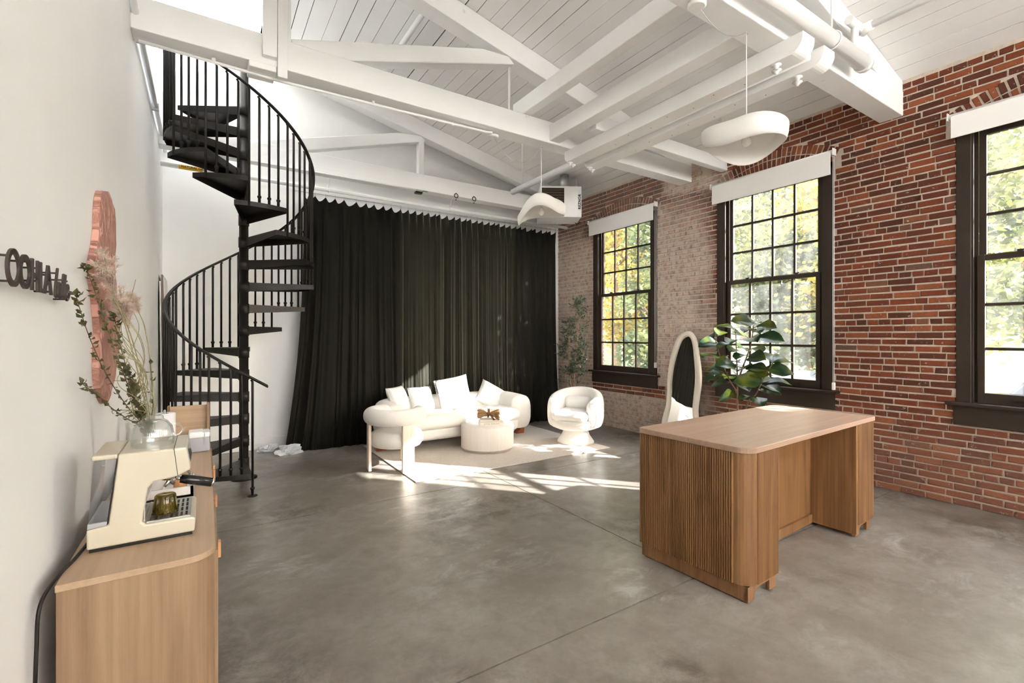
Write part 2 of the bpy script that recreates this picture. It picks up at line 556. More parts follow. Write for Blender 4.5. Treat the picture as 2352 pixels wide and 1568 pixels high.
base = t.mix(t.math('MULTIPLY', dust, 0.38), base, (0.24, 0.125, 0.085))
t.bsdf(base, 0.9, 0, t.bump(t.math('ADD', n, t.math('MULTIPLY', t.noise(p, 90, 3), 0.5)), 0.6, 0.005), Specular_IOR_Level=0.2)
MT['brick'] = t.m
t = NT('mortar')
p = t.pos()
m, y, z = residue(t, p)
n = t.noise(p, 22, 6, 0.65)
c = t.ramp(n, [(0.25, (0.46, 0.385, 0.31)), (0.7, (0.64, 0.56, 0.47))])
c = t.mix(t.math('MULTIPLY', m, 0.75), c, (0.56, 0.475, 0.40))
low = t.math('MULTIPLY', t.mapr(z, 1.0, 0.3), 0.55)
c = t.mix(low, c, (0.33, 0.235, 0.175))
t.bsdf(c, 0.95, 0, t.bump(t.noise(p, 60, 5, 0.7), 0.7, 0.006))
MT['mortar'] = t.m
# outside brickwork of the window reveals (too far and thin to tell pieces apart)
t = NT('outer_brick')
bk = t.node('ShaderNodeTexBrick')
bk.inputs['Scale'].default_value = 1.0
bk.inputs['Brick Width'].default_value = 0.2; bk.inputs['Row Height'].default_value = 0.068; bk.inputs['Mortar Size'].default_value = 0.008
bk.inputs['Color1'].default_value = (0.25, 0.07, 0.045, 1); bk.inputs['Color2'].default_value = (0.16, 0.05, 0.035, 1); bk.inputs['Mortar'].default_value = (0.6, 0.55, 0.5, 1)
sx = t.sep(t.pos())
cb = t.node('ShaderNodeCombineXYZ'); t.link(t.math('ADD', sx[0], sx[1]), cb.inputs[0]); t.link(sx[2], cb.inputs[1])
t.link(cb.outputs[0], bk.inputs['Vector'])
t.bsdf(bk.outputs['Color'], 0.85); MT['outer_brick'] = t.m
def schlick(t, f0, gain=1.0):
    lw = t.node('ShaderNodeLayerWeight'); lw.inputs[0].default_value = 0.5
    return t.math('ADD', t.math('MULTIPLY', t.math('POWER', lw.outputs['Facing'], 5.0), (1-f0)*gain), f0)
# window pane: clear, reflecting, with patchy white haze mixed in for bloom
t = NT('window_glass')
tr = t.node('ShaderNodeBsdfTransparent'); tr.inputs[0].default_value = (0.95, 0.965, 0.96, 1)
gl = t.node('ShaderNodeBsdfGlossy'); gl.inputs['Roughness'].default_value = 0.03
df = t.node('ShaderNodeBsdfTranslucent'); df.inputs[0].default_value = (0.9, 0.93, 0.95, 1)
m1 = t.node('ShaderNodeMixShader'); m2 = t.node('ShaderNodeMixShader')
t.link(schlick(t, 0.05, 0.8), m1.inputs[0]); t.link(tr.outputs[0], m1.inputs[1]); t.link(gl.outputs[0], m1.inputs[2])
haze = t.ramp(t.noise(t.pos((1, 1, 0.5)), 5, 6, 0.7), [(0.35, 0.012), (0.8, 0.065)])
t.link(haze, m2.inputs[0]); t.link(m1.outputs[0], m2.inputs[1]); t.link(df.outputs[0], m2.inputs[2])
t.link(m2.outputs[0], t.out.inputs[0])
MT['window_glass'] = t.m
# woven roller-shade cloth and pendant paper: both let light through
def cloth(name, col, trans):
    t = NT(name)
    d = t.node('ShaderNodeBsdfDiffuse'); d.inputs[0].default_value = (*col, 1)
    l = t.node('ShaderNodeBsdfTranslucent'); l.inputs[0].default_value = (*col, 1)
    n = t.bump(t.noise(t.pos(obj=True), 300, 2), 0.1, 0.001)
    t.link(n, d.inputs['Normal'])
    mx = t.node('ShaderNodeMixShader'); mx.inputs[0].default_value = trans
    t.link(d.outputs[0], mx.inputs[1]); t.link(l.outputs[0], mx.inputs[2]); t.link(mx.outputs[0], t.out.inputs[0])
    MT[name] = t.m
cloth('shade_cloth', (0.90, 0.89, 0.875), 0.12)
cloth('pendant_cloth', (0.88, 0.865, 0.84), 0.18)
cloth('skylight_frost', (0.97, 0.97, 0.96), 0.85)
# clear glassware
t = NT('clear_glass')
t.bsdf((0.96, 0.97, 0.97), 0.02, Transmission_Weight=1.0, IOR=1.45); MT['clear_glass'] = t.m
t = NT('tank_plastic')
tr = t.node('ShaderNodeBsdfTransparent'); tr.inputs[0].default_value = (0.86, 0.87, 0.89, 1)
gl = t.node('ShaderNodeBsdfGlossy'); gl.inputs['Roughness'].default_value = 0.05
m1 = t.node('ShaderNodeMixShader'); t.link(schlick(t, 0.06), m1.inputs[0]); t.link(tr.outputs[0], m1.inputs[1]); t.link(gl.outputs[0], m1.inputs[2])
t.link(m1.outputs[0], t.out.inputs[0]); MT['tank_plastic'] = t.m
t = NT('thin_glass')
tr = t.node('ShaderNodeBsdfTransparent'); tr.inputs[0].default_value = (0.96, 0.97, 0.97, 1)
gl = t.node('ShaderNodeBsdfGlossy'); gl.inputs['Roughness'].default_value = 0.03
m1 = t.node('ShaderNodeMixShader'); t.link(schlick(t, 0.12), m1.inputs[0]); t.link(tr.outputs[0], m1.inputs[1]); t.link(gl.outputs[0], m1.inputs[2])
t.link(m1.outputs[0], t.out.inputs[0]); MT['thin_glass'] = t.m
t = NT('amber_glass')
t.bsdf((0.36, 0.27, 0.02), 0.03, Transmission_Weight=0.9, IOR=1.45); MT['amber_glass'] = t.m
# diamond tread plate
t = NT('tread_plate')
p = t.pos(obj=True)
w1 = t.node('ShaderNodeTexVoronoi'); w1.inputs['Scale'].default_value = 55; t.link(p, w1.inputs['Vector'])
h = t.ramp(w1.outputs['Distance'], [(0.15, 1.0), (0.3, 0.0)])
t.bsdf(t.mix(h, (0.010, 0.0075, 0.006), (0.026, 0.021, 0.018)), 0.45, 0.1, t.bump(h, 0.6, 0.004)); MT['tread_plate'] = t.m
# foliage
def leafmat(name, cols, trans=0.35, rough=0.45, scale=3.0, attr=False):
    t = NT(name)
    if attr:
        at = t.node('ShaderNodeAttribute'); at.attribute_name = 'tone'
        f = t.sep(at.outputs['Vector'])[0]
    else:
        f = t.noise(t.pos(), scale, 3)
        f = t.mapr(f, 0.3, 0.7)
    k = len(cols)
    c = t.ramp(f, [(i/(k-1), q) for i, q in enumerate(cols)])
    d = t.node('ShaderNodeBsdfPrincipled'); t.link(c, d.inputs['Base Color']); d.inputs['Roughness'].default_value = rough
    l = t.node('ShaderNodeBsdfTranslucent'); t.link(c, l.inputs[0])
    mx = t.node('ShaderNodeMixShader'); mx.inputs[0].default_value = trans
    t.link(d.outputs[0], mx.inputs[1]); t.link(l.outputs[0], mx.inputs[2]); t.link(mx.outputs[0], t.out.inputs[0])
    MT[name] = t.m
leafmat('fig_leaf', [(0.010, 0.030, 0.016), (0.024, 0.058, 0.018), (0.12, 0.14, 0.012)], 0.25, 0.30, 5.0)
leafmat('olive_leaf', [(0.022, 0.040, 0.016), (0.055, 0.085, 0.040), (0.16, 0.21, 0.15)], 0.25, 0.5, attr=True)
leafmat('dry_leaf', [(0.035, 0.040, 0.010), (0.075, 0.080, 0.022), (0.12, 0.09, 0.03)], 0.15, 0.6, 20)
leafmat('tree_yellow', [(0.26, 0.19, 0.03), (0.52, 0.39, 0.07), (0.66, 0.54, 0.16)], 0.55, 0.6, attr=True)
leafmat('tree_lime', [(0.12, 0.14, 0.035), (0.30, 0.32, 0.09), (0.54, 0.47, 0.16)], 0.55, 0.6, attr=True)
leafmat('tree_green', [(0.05, 0.07, 0.03), (0.14, 0.18, 0.065), (0.34, 0.33, 0.12)], 0.5, 0.6, attr=True)
# ================================================================== the room
XW = 5.79; XL = -0.44; YB = 7.3; SL = 0.226
def zc(x): return 4.06 + SL * (XW - x)            # underside of the right roof slope
RX = 0.5                                           # ridge line

# floor: concrete slabs with sawn joints
fl = MB().box((-0.64, -5.2, -0.30), (6.14, 7.5, -0.02)).build('floor', MT['gap_dark'])
tag(fl, 'stained polished concrete floor with sawn joints', 'floor', kind='structure')
xs = [-0.64, 2.682, 6.14]; ys = [-5.2, -0.55, 1.912, 4.39, 7.5]
for i in range(2):
    for j in range(4):
        g = 0.0045
        if j < 2 and i == 1: continue
        MB().box((xs[i]+g, ys[j]+g, -0.10), (xs[i+1 if j > 1 else 2]-g, ys[j+1]-g, 0.0)).build('concrete_slab', MT['concrete'], fl, world=False)

# white walls
wl = MB().box((-0.64, -5.2, 0), (XL, 7.5, 8.4)).build('wall_left', MT['white_wall'])
tag(wl, 'smooth white plaster wall on the left', 'wall', kind='structure')
wb = MB().prism([(XL, 0), (6.14, 0), (6.14, zc(6.14)+0.1), (0.6, zc(0.6)+0.1), (0.6, 8.4), (XL, 8.4)], 'y', YB, 7.5).build('wall_back', MT['white_wall'])
tag(wb, 'white gable wall behind the curtain and staircase', 'wall', kind='structure')
wf = MB().box((-0.64, -5.4, 0), (6.14, -5.2, 0.35)).box((-0.64, -5.4, 0.3), (6.14, -5.2, 2.0)).box((-0.64, -5.4, 4.1), (6.14, -5.2, 5.6)).box((-0.64, -5.4, 0.3), (-0.3, -5.2, 4.2)).box((5.7, -5.4, 0.3), (6.14, -5.2, 4.2)).build('wall_front', MT['white_wall'])
tag(wf, 'white wall behind the viewer with an added frosted fill transom', 'wall', kind='structure')
sf = thing('window_6', 'frosted transom added behind the viewer as fill light', 'window', (2.7, -5.3, 2.0), kind='structure')  # unseen glazing, added only to fill the room with soft light
for q in range(4):
    a = -0.3 + 1.5*q
    MB().box((a+0.03, -5.305, 2.03), (a+1.47, -5.295, 4.08)).build('frosted_panel', MT['skylight_frost'], sf)
    MB().box((a-0.03, -5.34, 2.0), (a+0.03, -5.26, 4.1)).build('mullion', MT['white_trim'], sf)
bb = MB().box((XL, YB-0.016, 0), (1.0, YB, 0.15)).box((XL, YB-0.024, 0), (1.0, YB-0.016, 0.02)).build('baseboard_back', MT['white_trim'], bevel=0.003)
tag(bb, 'low white baseboard behind the spiral stair', 'baseboard', kind='structure')
bb = MB().box((XL, -5, 0), (XL+0.016, YB, 0.15)).build('baseboard_left', MT['white_trim'], bevel=0.003)
tag(bb, 'low white baseboard along the left wall', 'baseboard', kind='structure')
cs = MB().box((XW-0.07, YB-0.03, 0), (XW-0.005, YB, 3.9)).build('trim_1', MT['white_trim'], bevel=0.004)
tag(cs, 'white corner board between curtain and brick wall', 'trim', kind='structure')

# brick wall ----------------------------------------------------------
WINS = [5.57, 3.152, 0.735]
HW = 0.702; Z0 = 0.935; Z1 = 3.46
body = MB()
edges = [-5.4]
for yc in sorted(WINS): edges += [yc - HW, yc + HW]
edges.append(7.5)
for i in range(0, len(edges), 2):
    body.box((XW, edges[i], 0), (5.99, edges[i+1], 4.3))
for yc in WINS:
    body.box((XW, yc-HW, 0), (5.99, yc+HW, Z0)); body.box((XW, yc-HW, Z1), (5.99, yc+HW, 4.3))
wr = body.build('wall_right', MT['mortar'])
tag(wr, 'old red brick wall with traces of white paint', 'brick wall', kind='structure')
rev = MB()
for yc in WINS:
    for sg in (-1, 1):
        rev.box((5.93, yc+sg*(HW+0.004), Z0), (6.005, yc+sg*(HW-0.03), Z1))
rev.build('outer_reveal', MT['outer_brick'], wr)

random.seed(7)
RA = 1.60; ZA = 3.79 - RA; HA = 0.775; RING = 0.108
def blocked(zm):
    """y intervals taken out of a course whose middle is at zm"""
    out = []
    for yc in WINS:
        if Z0 - 0.20 < zm < 3.50: out.append((yc-HW, yc+HW)) if zm > Z0 - 0.02 else None
        if zm > 3.40:
            d = RA*RA - (zm - ZA)**2
            if d > 0: out.append((yc - min(HA, math.sqrt(d)), yc + min(HA, math.sqrt(d))))
    return out
bricks = []       # list of four (y,z) corners
CH = 0.0662; JT = 0.0165; JV = 0.012
row = 0
z = 0.004
while z < 4.06:
    zt = min(z + CH - JT, 4.055)
    header = (row % 7 == 4)
    L = 0.1005 if header else 0.2010
    y = -1.6 - (0.05 if header else (0.1 if row % 2 else 0.0)) + random.uniform(-0.02, 0.02)
    while y < 7.29:
        ln = L * random.uniform(0.95, 1.05)
        if not header and random.random() < 0.05: ln = 0.1
        segs = [(y, min(y + ln - JV, 7.292))]
        for (a, b) in blocked((z+zt)/2):
            ns = []
            for (p, q) in segs:
                if q <= a or p >= b: ns.append((p, q))
                else:
                    if p < a - 0.03: ns.append((p, a - 0.004))
                    if q > b + 0.03: ns.append((b + 0.004, q))
            segs = ns
        for (p, q) in segs:
            if q - p > 0.025 and zt - z > 0.02:
                bricks.append([(p, z), (q, z), (q, zt), (p, zt)])
        y += ln
    z += CH; row += 1
for yc in WINS:
    for ring in range(2):
        ro = RA - ring*RING - 0.004; ri = ro - RING + 0.012
        am = math.asin(min(1, HA / RA))
        n = 27
        for k in range(n):
            a0 = -am + 2*am*k/n + 0.0055; a1 = -am + 2*am*(k+1)/n - 0.0055
            bricks.append([(yc+ri*math.sin(a0), ZA+ri*math.cos(a0)), (yc+ri*math.sin(a1), ZA+ri*math.cos(a1)),
                           (yc+ro*math.sin(a1), ZA+ro*math.cos(a1)), (yc+ro*math.sin(a0), ZA+ro*math.cos(a0))])
def proj(x, y, z):
    c, s = math.cos(THETA), math.sin(THETA)
    d = x*s + y*c
    return (1176 + 1090*(x*c - y*s)/max(d, 0.05), 770 - 1090*(z-1.55)/max(d, 0.05), d)
def brick_geo(q, rnd):
    p = 0.0105 + rnd.uniform(-0.004, 0.004)
    c = 0.0035
    cy = sum(a for a, b in q)/4; cz = sum(b for a, b in q)/4
    j = [(a + rnd.uniform(-0.003, 0.003), b + rnd.uniform(-0.0024, 0.0024)) for a, b in q]
    vs_ = [(XW+0.002, a, b) for a, b in j] + [(XW-p+c, a, b) for a, b in j]
    for a, b in j:
        dy, dz = cy-a, cz-b
        l = math.hypot(dy, dz) + 1e-6
        vs_.append((XW-p, a + dy/l*c*1.4 + math.copysign(c*0.5, dy), b + math.copysign(c, dz)))
    fs = [(8, 11, 10, 9)]
    for k in range(4):
        l = (k+1) % 4
        fs.append((k, 4+k, 4+l, l)); fs.append((4+k, 8+k, 8+l, 4+l))
    return vs_, fs
rb = random.Random(3)
scored = []
for q in bricks:
    us = [proj(XW, a, b) for a, b in q]
    cu = sum(u[0] for u in us)/4; cv = sum(u[1] for u in us)/4
    area = abs(us[1][0]-us[0][0]) * abs(us[2][1]-us[1][1])
    vis = 0 < cu < 2345 and 0 < cv < 1560 and us[0][2] > 0.3
    if vis and 1467 < cu < 2015 and cv > 945: vis = False          # behind the desk
    if vis and cu > 2352: vis = False
    scored.append((area if vis else 0, q))
order = sorted(range(len(scored)), key=lambda i: -scored[i][0])
singles = set(order[:300])
rest = MB(); tones = []
for i, (sc_, q) in enumerate(scored):
    vs_, fs = brick_geo(q, rb)
    tn = (rb.random(), rb.random(), 0)
    if i in singles:
        me = bpy.data.meshes.new('brick'); me.from_pydata(vs_, [], fs)
        at = me.attributes.new('tone', 'FLOAT_VECTOR', 'POINT')
        at.data.foreach_set('vector', list(tn)*len(vs_))
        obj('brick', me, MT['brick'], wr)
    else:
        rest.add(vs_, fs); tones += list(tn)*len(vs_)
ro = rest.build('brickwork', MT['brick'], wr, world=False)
at = ro.data.attributes.new('tone', 'FLOAT_VECTOR', 'POINT'); at.data.foreach_set('vector', tones)
ro['kind'] = 'stuff'

# windows -------------------------------------------------------------
def sash(root, name, yc, x0, x1, zb, zt, brail, trail):
    wp = MT['window_paint']
    hs = 0.565; gs = 0.515
    f = MB()
    f.box((x0, yc-hs, zb), (x1, yc-gs, zt)); f.box((x0, yc+gs, zb), (x1, yc+hs, zt))
    f.box((x0, yc-gs, zb), (x1, yc+gs, zb+brail)); f.box((x0, yc-gs, zt-trail), (x1, yc+gs, zt))
    s = f.build(name, wp, root, bevel=0.003, seg=1)
    ga, gb = zb+brail, zt-trail
    cols, rows = 4, 3
    mw = 0.013
    for k in range(1, cols):
        y = yc - gs + 2*gs*k/cols
        MB().box((x0+0.004, y-mw, ga), (x1-0.004, y+mw, gb)).build('muntin', wp, s, bevel=0.004, seg=1)
    for k in range(1, rows):
        z = ga + (gb-ga)*k/rows
        MB().box((x0+0.006, yc-gs, z-mw), (x1-0.006, yc+gs, z+mw)).build('muntin', wp, s, bevel=0.004, seg=1)
    xm = (x0+x1)/2
    for i in range(cols):
        for j in range(rows):
            ya = yc-gs+2*gs*i/cols; yb = yc-gs+2*gs*(i+1)/cols
            za = ga+(gb-ga)*j/rows; zb_ = ga+(gb-ga)*(j+1)/rows
            m = mw*0.6 
            MB().add([(xm, ya+m, za+m), (xm, yb-m, za+m), (xm, yb-m, zb_-m), (xm, ya+m, zb_-m)], [(0, 1, 2, 3)]).build('pane', MT['window_glass'], s)
    return s
WLAB = ['brown sash window beside the olive tree', 'brown sash window behind the fig plant', 'brown sash window at the right edge of the view']
for k, yc in enumerate(WINS):
    w_ = thing('window_%d' % (k+1), WLAB[k], 'window', (XW, yc, Z0), kind='structure')
    wp = MT['window_paint']
    for sg in (-1, 1):
        MB().box((XW-0.018, yc+sg*0.60, Z0), (XW+0.13, yc+sg*0.702, Z1)).build('jamb', wp, w_, bevel=0.004, seg=1)
        MB().box((XW+0.045, yc+sg*0.565, Z0), (XW+0.058, yc+sg*0.60, Z1)).box((XW-0.012, yc+sg*0.585, Z0), (XW+0.006, yc+sg*0.60, Z1)).build('stop_bead', wp, w_)
    MB().box((XW-0.018, yc-0.702, 3.40), (XW+0.13, yc+0.702, Z1)).build('head', wp, w_, bevel=0.004, seg=1)
    st = MB().box((XW-0.085, yc-0.765, 0.915), (XW+0.13, yc+0.765, 0.945)).build('window_sill', wp, w_, bevel=0.006)
    MB().box((XW-0.03, yc-0.72, 0.735), (XW-0.002, yc+0.72, 0.915)).build('apron', wp, w_, bevel=0.005)
    MB().box((XW+0.13, yc-0.70, Z0-0.03), (XW+0.30, yc+0.70, Z0+0.02)).build('outer_sill', wp, w_)
    lo = sash(w_, 'lower_sash', yc, XW+0.006, XW+0.044, 0.945, 2.265, 0.095, 0.05)
    up = sash(w_, 'upper_sash', yc, XW+0.058, XW+0.096, 2.225, 3.40, 0.05, 0.06)
    for d in (-0.3, 0.3):
        MB().box((XW-0.012, yc+d-0.04, 0.985), (XW+0.006, yc+d+0.04, 0.993)).box((XW-0.002, yc+d-0.045, 0.975), (XW+0.006, yc+d+0.045, 1.0)).build('sash_lift', MT['black_paint'], lo)
        MB().lathe([(0.022, 0), (0.022, 0.008), (0.010, 0.014), (0.008, 0.022)], (XW+0.03, yc+d, 2.265), 10).box((XW+0.018, yc+d-0.035, 2.275), (XW+0.032, yc+d+0.02, 2.285)).build('sash_lock', MT['black_paint'], lo)
# roller shades (things hung above the windows)
SLAB = ['short white roller shade above the far window by the heater', 'short white roller shade above the window with the fig plant', 'short white roller shade above the rightmost window']
for k, yc in enumerate(WINS):
    zb = (3.295, 3.29, 3.335)[k]
    r = thing('roller_shade', SLAB[k], 'roller shade', (5.71, yc, zb), group='white roller shades')
    MB().tube([(5.715, yc-0.735, 3.535), (5.715, yc+0.735, 3.535)], 0.028, 14).build('roller', MT['shade_cloth'], r)
    MB().box((5.6835, yc-0.715, zb+0.02), (5.6865, yc+0.715, 3.535)).build('fabric', MT['shade_cloth'], r)
    MB().box((5.679, yc-0.715, zb), (5.691, yc+0.715, zb+0.024)).build('hem_bar', MT['shade_cloth'], r, bevel=0.003, seg=1)
    for sg in (-1, 1):
        MB().box((5.675, yc+sg*0.735, 3.50), (5.755, yc+sg*0.742, 3.57)).build('bracket', MT['white_plastic'], r)
    if k == 1:
        cy = yc - 0.733
        MB().tube([(5.70, cy, 3.53), (5.70, cy, 1.02)], 0.003, 5).tube([(5.73, cy, 3.53), (5.73, cy, 1.02)], 0.003, 5).build('bead_chain', MT['white_plastic'], r)
        MB().box((5.695, cy-0.012, 0.96), (5.735, cy+0.012, 1.04)).build('chain_tensioner', MT['white_plastic'], r, bevel=0.004)
    if k == 0:
        cy = yc - 0.733
        MB().tube([(5.70, cy, 3.53), (5.70, cy, 1.12)], 0.0025, 5).tube([(5.73, cy, 3.53), (5.73, cy, 1.12)], 0.0025, 5).build('bead_chain', MT['white_plastic'], r)
        MB().box((5.695, cy-0.012, 1.06), (5.735, cy+0.012, 1.14)).build('chain_tensioner', MT['white_plastic'], r, bevel=0.004)

# ceiling -------------------------------------------------------------
ce = thing('ceiling', 'sloping white board ceiling', 'ceiling', (0, 0, 4.0), kind='structure')
def slab(x0, x1, y0, y1, d0, d1):
    return MB().prism([(x0, zc(x0)+d0), (x1, zc(x1)+d0), (x1, zc(x1)+d1), (x0, zc(x0)+d1)], 'y', y0, y1)
slab(RX+0.1, 6.3, -0.5, 7.5, 0.0085, 0.2).build('roof_deck', MT['gap_dark'], ce)
for (a, b, c, d) in ((RX, 6.3, -5.4, -4.7), (RX, 2.2, -4.7, -2.0), (5.2, 6.3, -4.7, -2.0), (RX, 6.3, -2.0, -0.5)):
    slab(a, b, c, d, 0.0, 0.2).build('roof_deck', MT['white_wall'], ce)
MB().prism([(-0.64, zc(RX)-SL*(RX+0.64)), (RX+0.1, zc(RX)), (RX+0.1, zc(RX)+0.2), (-0.64, zc(RX)+0.2)], 'y', -5.4, 4.6).build('roof_deck', MT['white_wall'], ce)
random.seed(11)
x = XW; xsr = [XW]
while x > RX + 0.28:
    x -= random.choice((0.13, 0.15, 0.17, 0.19)); xsr.append(x)
xsr[-1] = RX + 0.1
for i in range(len(xsr)-1):
    a, b = xsr[i+1], xsr[i]
    g = random.choice((0.0015, 0.0025, 0.0040, 0.0055))
    dz = random.uniform(0, 0.003)
    slab(a+g, b-g, -0.5, YB, dz*0.6, 0.008).build('ceiling_plank', MT['plank_paint'], ce)
# glazed stair bulkhead above the spiral stair, and unseen frosted roof light added behind the viewer for fill
bh = thing('window_4', 'glazed white bulkhead over the spiral stair', 'roof light', (0.6, 6.0, 5.2), kind='structure')
MB().box((XL, 4.5, 4.98), (0.7, 4.6, 8.4)).build('bulkhead_wall', MT['white_wall'], bh)
MB().box((0.6, 4.5, 5.16), (0.7, 7.5, 5.42)).box((0.6, 4.5, 8.2), (0.7, 7.5, 8.4)).box((0.6, 4.5, 5.4), (0.7, 4.65, 8.3)).box((0.6, 7.25, 5.4), (0.7, 7.5, 8.3)).build('bulkhead_frame', MT['white_wall'], bh)
MB().box((0.645, 4.65, 5.42), (0.655, 7.25, 8.2)).build('pane', MT['window_glass'], bh)
MB().box((-0.64, 4.5, 8.4), (0.7, 7.5, 8.42)).build('frosted_panel', MT['skylight_frost'], bh)
rl = thing('window_5', 'frosted roof light added behind the viewer as fill light', 'roof light', (3.1, -3.3, 5.0), kind='structure')
MB().box((2.1, -4.8, 4.2), (2.2, -1.9, 5.75)).box((5.2, -4.8, 4.15), (5.3, -1.9, 5.75)).box((1.0, -4.8, 4.2), (5.2, -4.7, 5.75)).box((1.0, -2.0, 4.23), (5.2, -1.9, 5.75)).build('curb', MT['white_wall'], rl)
MB().box((0.9, -4.8, 5.75), (5.3, -1.9, 5.77)).build('frosted_panel', MT['skylight_frost'], rl)

# trusses -------------------------------------------------------------
ZT0, ZT1 = 3.715, 3.955
TL = ['white timber roof truss nearest the viewer at upper right', 'white timber roof truss crossing the room in front of the stair', 'white timber roof truss against the gable above the curtain']
for k, y in enumerate((1.83, 4.25, 6.67)):
    T = thing('roof_truss', TL[k], 'truss', (RX, y, ZT0), group='white roof trusses', kind='structure')
    th = 0.20 if k < 2 else 0.18
    MB().box((XL, y, ZT0), (XW+0.0, y+th, ZT1)).build('tie_beam', MT['timber_x'], T, bevel=0.008)
    MB().prism([(RX, zc(RX)-0.23), (XW, zc(XW)-0.23), (XW, zc(XW)-0.002), (RX, zc(RX)-0.002)], 'y', y+0.005, y+th-0.005).build('top_chord', MT['timber_x'], T, bevel=0.008)
    MB().prism([(RX, zc(RX)-0.23), (RX, zc(RX)-0.002), (XL, zc(RX)-SL*(RX-XL)-0.002), (XL, zc(RX)-SL*(RX-XL)-0.23)], 'y', y+0.005, y+th-0.005).build('top_chord', MT['timber_x'], T, bevel=0.008)
    # king post, brace, hanger
    MB().box((0.43, y+0.03, ZT1), (0.60, y+th-0.02, zc(RX)-0.1)).build('king_post', MT['timber_z'], T, bevel=0.006)
    if k == 1:
        MB().box((0.385, y-0.05, 3.765), (0.487, y-0.002, 5.1)).build('cover_board', MT['timber_z'], T, bevel=0.004)
        MB().box((0.493, y-0.03, 3.63), (0.565, y-0.003, 4.3)).build('strap', MT['pipe_white'], T, bevel=0.004)
        MB().box((0.29, y-0.015, 3.665), (0.485, y+th, 3.714)).build('splice_block', MT['timber_x'], T, bevel=0.008)
    zs = lambda x_: 3.955 + 0.288*(x_-1.02)
    MB().prism([(0.60, 3.965), (1.06, 3.957), (2.80, zs(2.80)), (2.72, zc(2.72)-0.225), (2.40, zs(2.40)+0.155), (0.60, 3.955+0.04)], 'y', y+0.02, y+th-0.03).build('brace', MT['timber_x'], T, bevel=0.01)
    if k < 2:
        MB().tube([(2.775, y+0.09, zs(2.77)), (2.775, y+0.09, ZT1)], 0.0125, 8).build('tie_rod', MT['pipe_white'], T)
    else:
        MB().box((2.68, y+0.02, ZT1), (2.765, y+0.12, zs(2.72)+0.02)).build('hanger', MT['timber_z'], T, bevel=0.005)
# things fixed to the back truss
for i, x_ in enumerate((3.279, 3.594)):
    o = MB().tube([(x_+0.032*math.cos(a), 6.655, 3.717+0.032*math.sin(a)) for a in [2*PI*q/20 for q in range(20)]], 0.007, 6, closed=True).tube([(x_, 6.67, 3.76), (x_, 6.650, 3.75)], 0.006, 6).tube([(x_, 6.672, 3.655), (x_, 6.655, 3.655)], 0.008, 6).build('ring_bolt', MT['black_paint'])
    tag(o, ['black iron ring on the back truss, left of the two', 'black iron ring on the back truss, right of the two'][i], 'ring', 'iron rings on the back truss')
o = MB().box((2.60, 6.60, 3.64), (2.70, 6.67, 3.668)).tube([(2.70, 6.64, 3.66), (2.735, 6.65, 3.70), (2.81, 6.66, 3.70)], 0.005, 5).build('cable_box', MT['black_plastic'])
tag(o, 'small dark cable box under the back truss', 'cable box')
# longitudinal timbers
def beam(name, label, x0, x1, y0, y1, z0, z1, m='timber_y'):
    return tag(MB().box((x0, y0, z0), (x1, y1, z1)).build(name, MT[m], bevel=0.008), label, 'beam', kind='structure')
beam('timber_joist', 'white timber joist lying on top of the trusses', 2.895, 3.005, -0.4, 4.45, ZT1, 4.13)
beam('timber_joist', 'white timber joist framed between two trusses', 3.25, 3.40, 2.03, 4.25, 3.735, 3.91)
beam('timber_joist', 'short white joist running into the brick beside the middle window', 3.45, XW, 3.705, 3.80, 3.722, 3.875, 'timber_x')
DL = ['long white hanging beam with bolts, left one of the pair', 'long white hanging beam with bolts, right one of the pair']
for i, x0 in enumerate((3.56, 3.87)):
    x1 = x0 + 0.165; zb, zt = 3.58, 3.713
    arc = [(1.70 + 0.10*(1-math.sin(a)), zb + 0.10*(1-math.cos(a))) for a in [PI/2*q/8 for q in range(9)]]
    arc2 = [(4.36 - 0.06*(1-math.sin(a)), zb + 0.06*(1-math.cos(a))) for a in [PI/2*q/6 for q in range(7)]]
    pts = arc + [(1.70, zt), (4.36, zt)] + arc2[::-1]
    pts = [(1.70, zt)] + arc[::-1] + arc2 + [(4.36, zt)]
    pts = [(a, b) for a, b in pts]
    B = thing('hanging_beam', DL[i], 'beam', (x0+0.08, 3.0, zb), group='pair of hanging beams', kind='structure')
    MB().prism(pts, 'x', x0, x1).build('timber', MT['timber_y'], B, bevel=0.004, seg=1, recalc=True)
    for yy in (1.93, 4.33):
        for d in (0.045, 0.12):
            MB().lathe([(0.035, 0.0), (0.035, -0.007), (0.018, -0.008), (0.018, -0.022), (0.010, -0.023), (0.010, -0.035)], (x0+d, yy + (d-0.08)*0.5, zb), 12).build('bolt', MT['pipe_white'], B, recalc=True)
    for q in range(7):
        MB().lathe([(0.005, 0), (0.005, -0.001)], (x0+(0.05 if q % 2 else 0.11), 2.2+0.24*q, zb), 6).build('screw_hole', MT['gap_dark'], B, recalc=True)
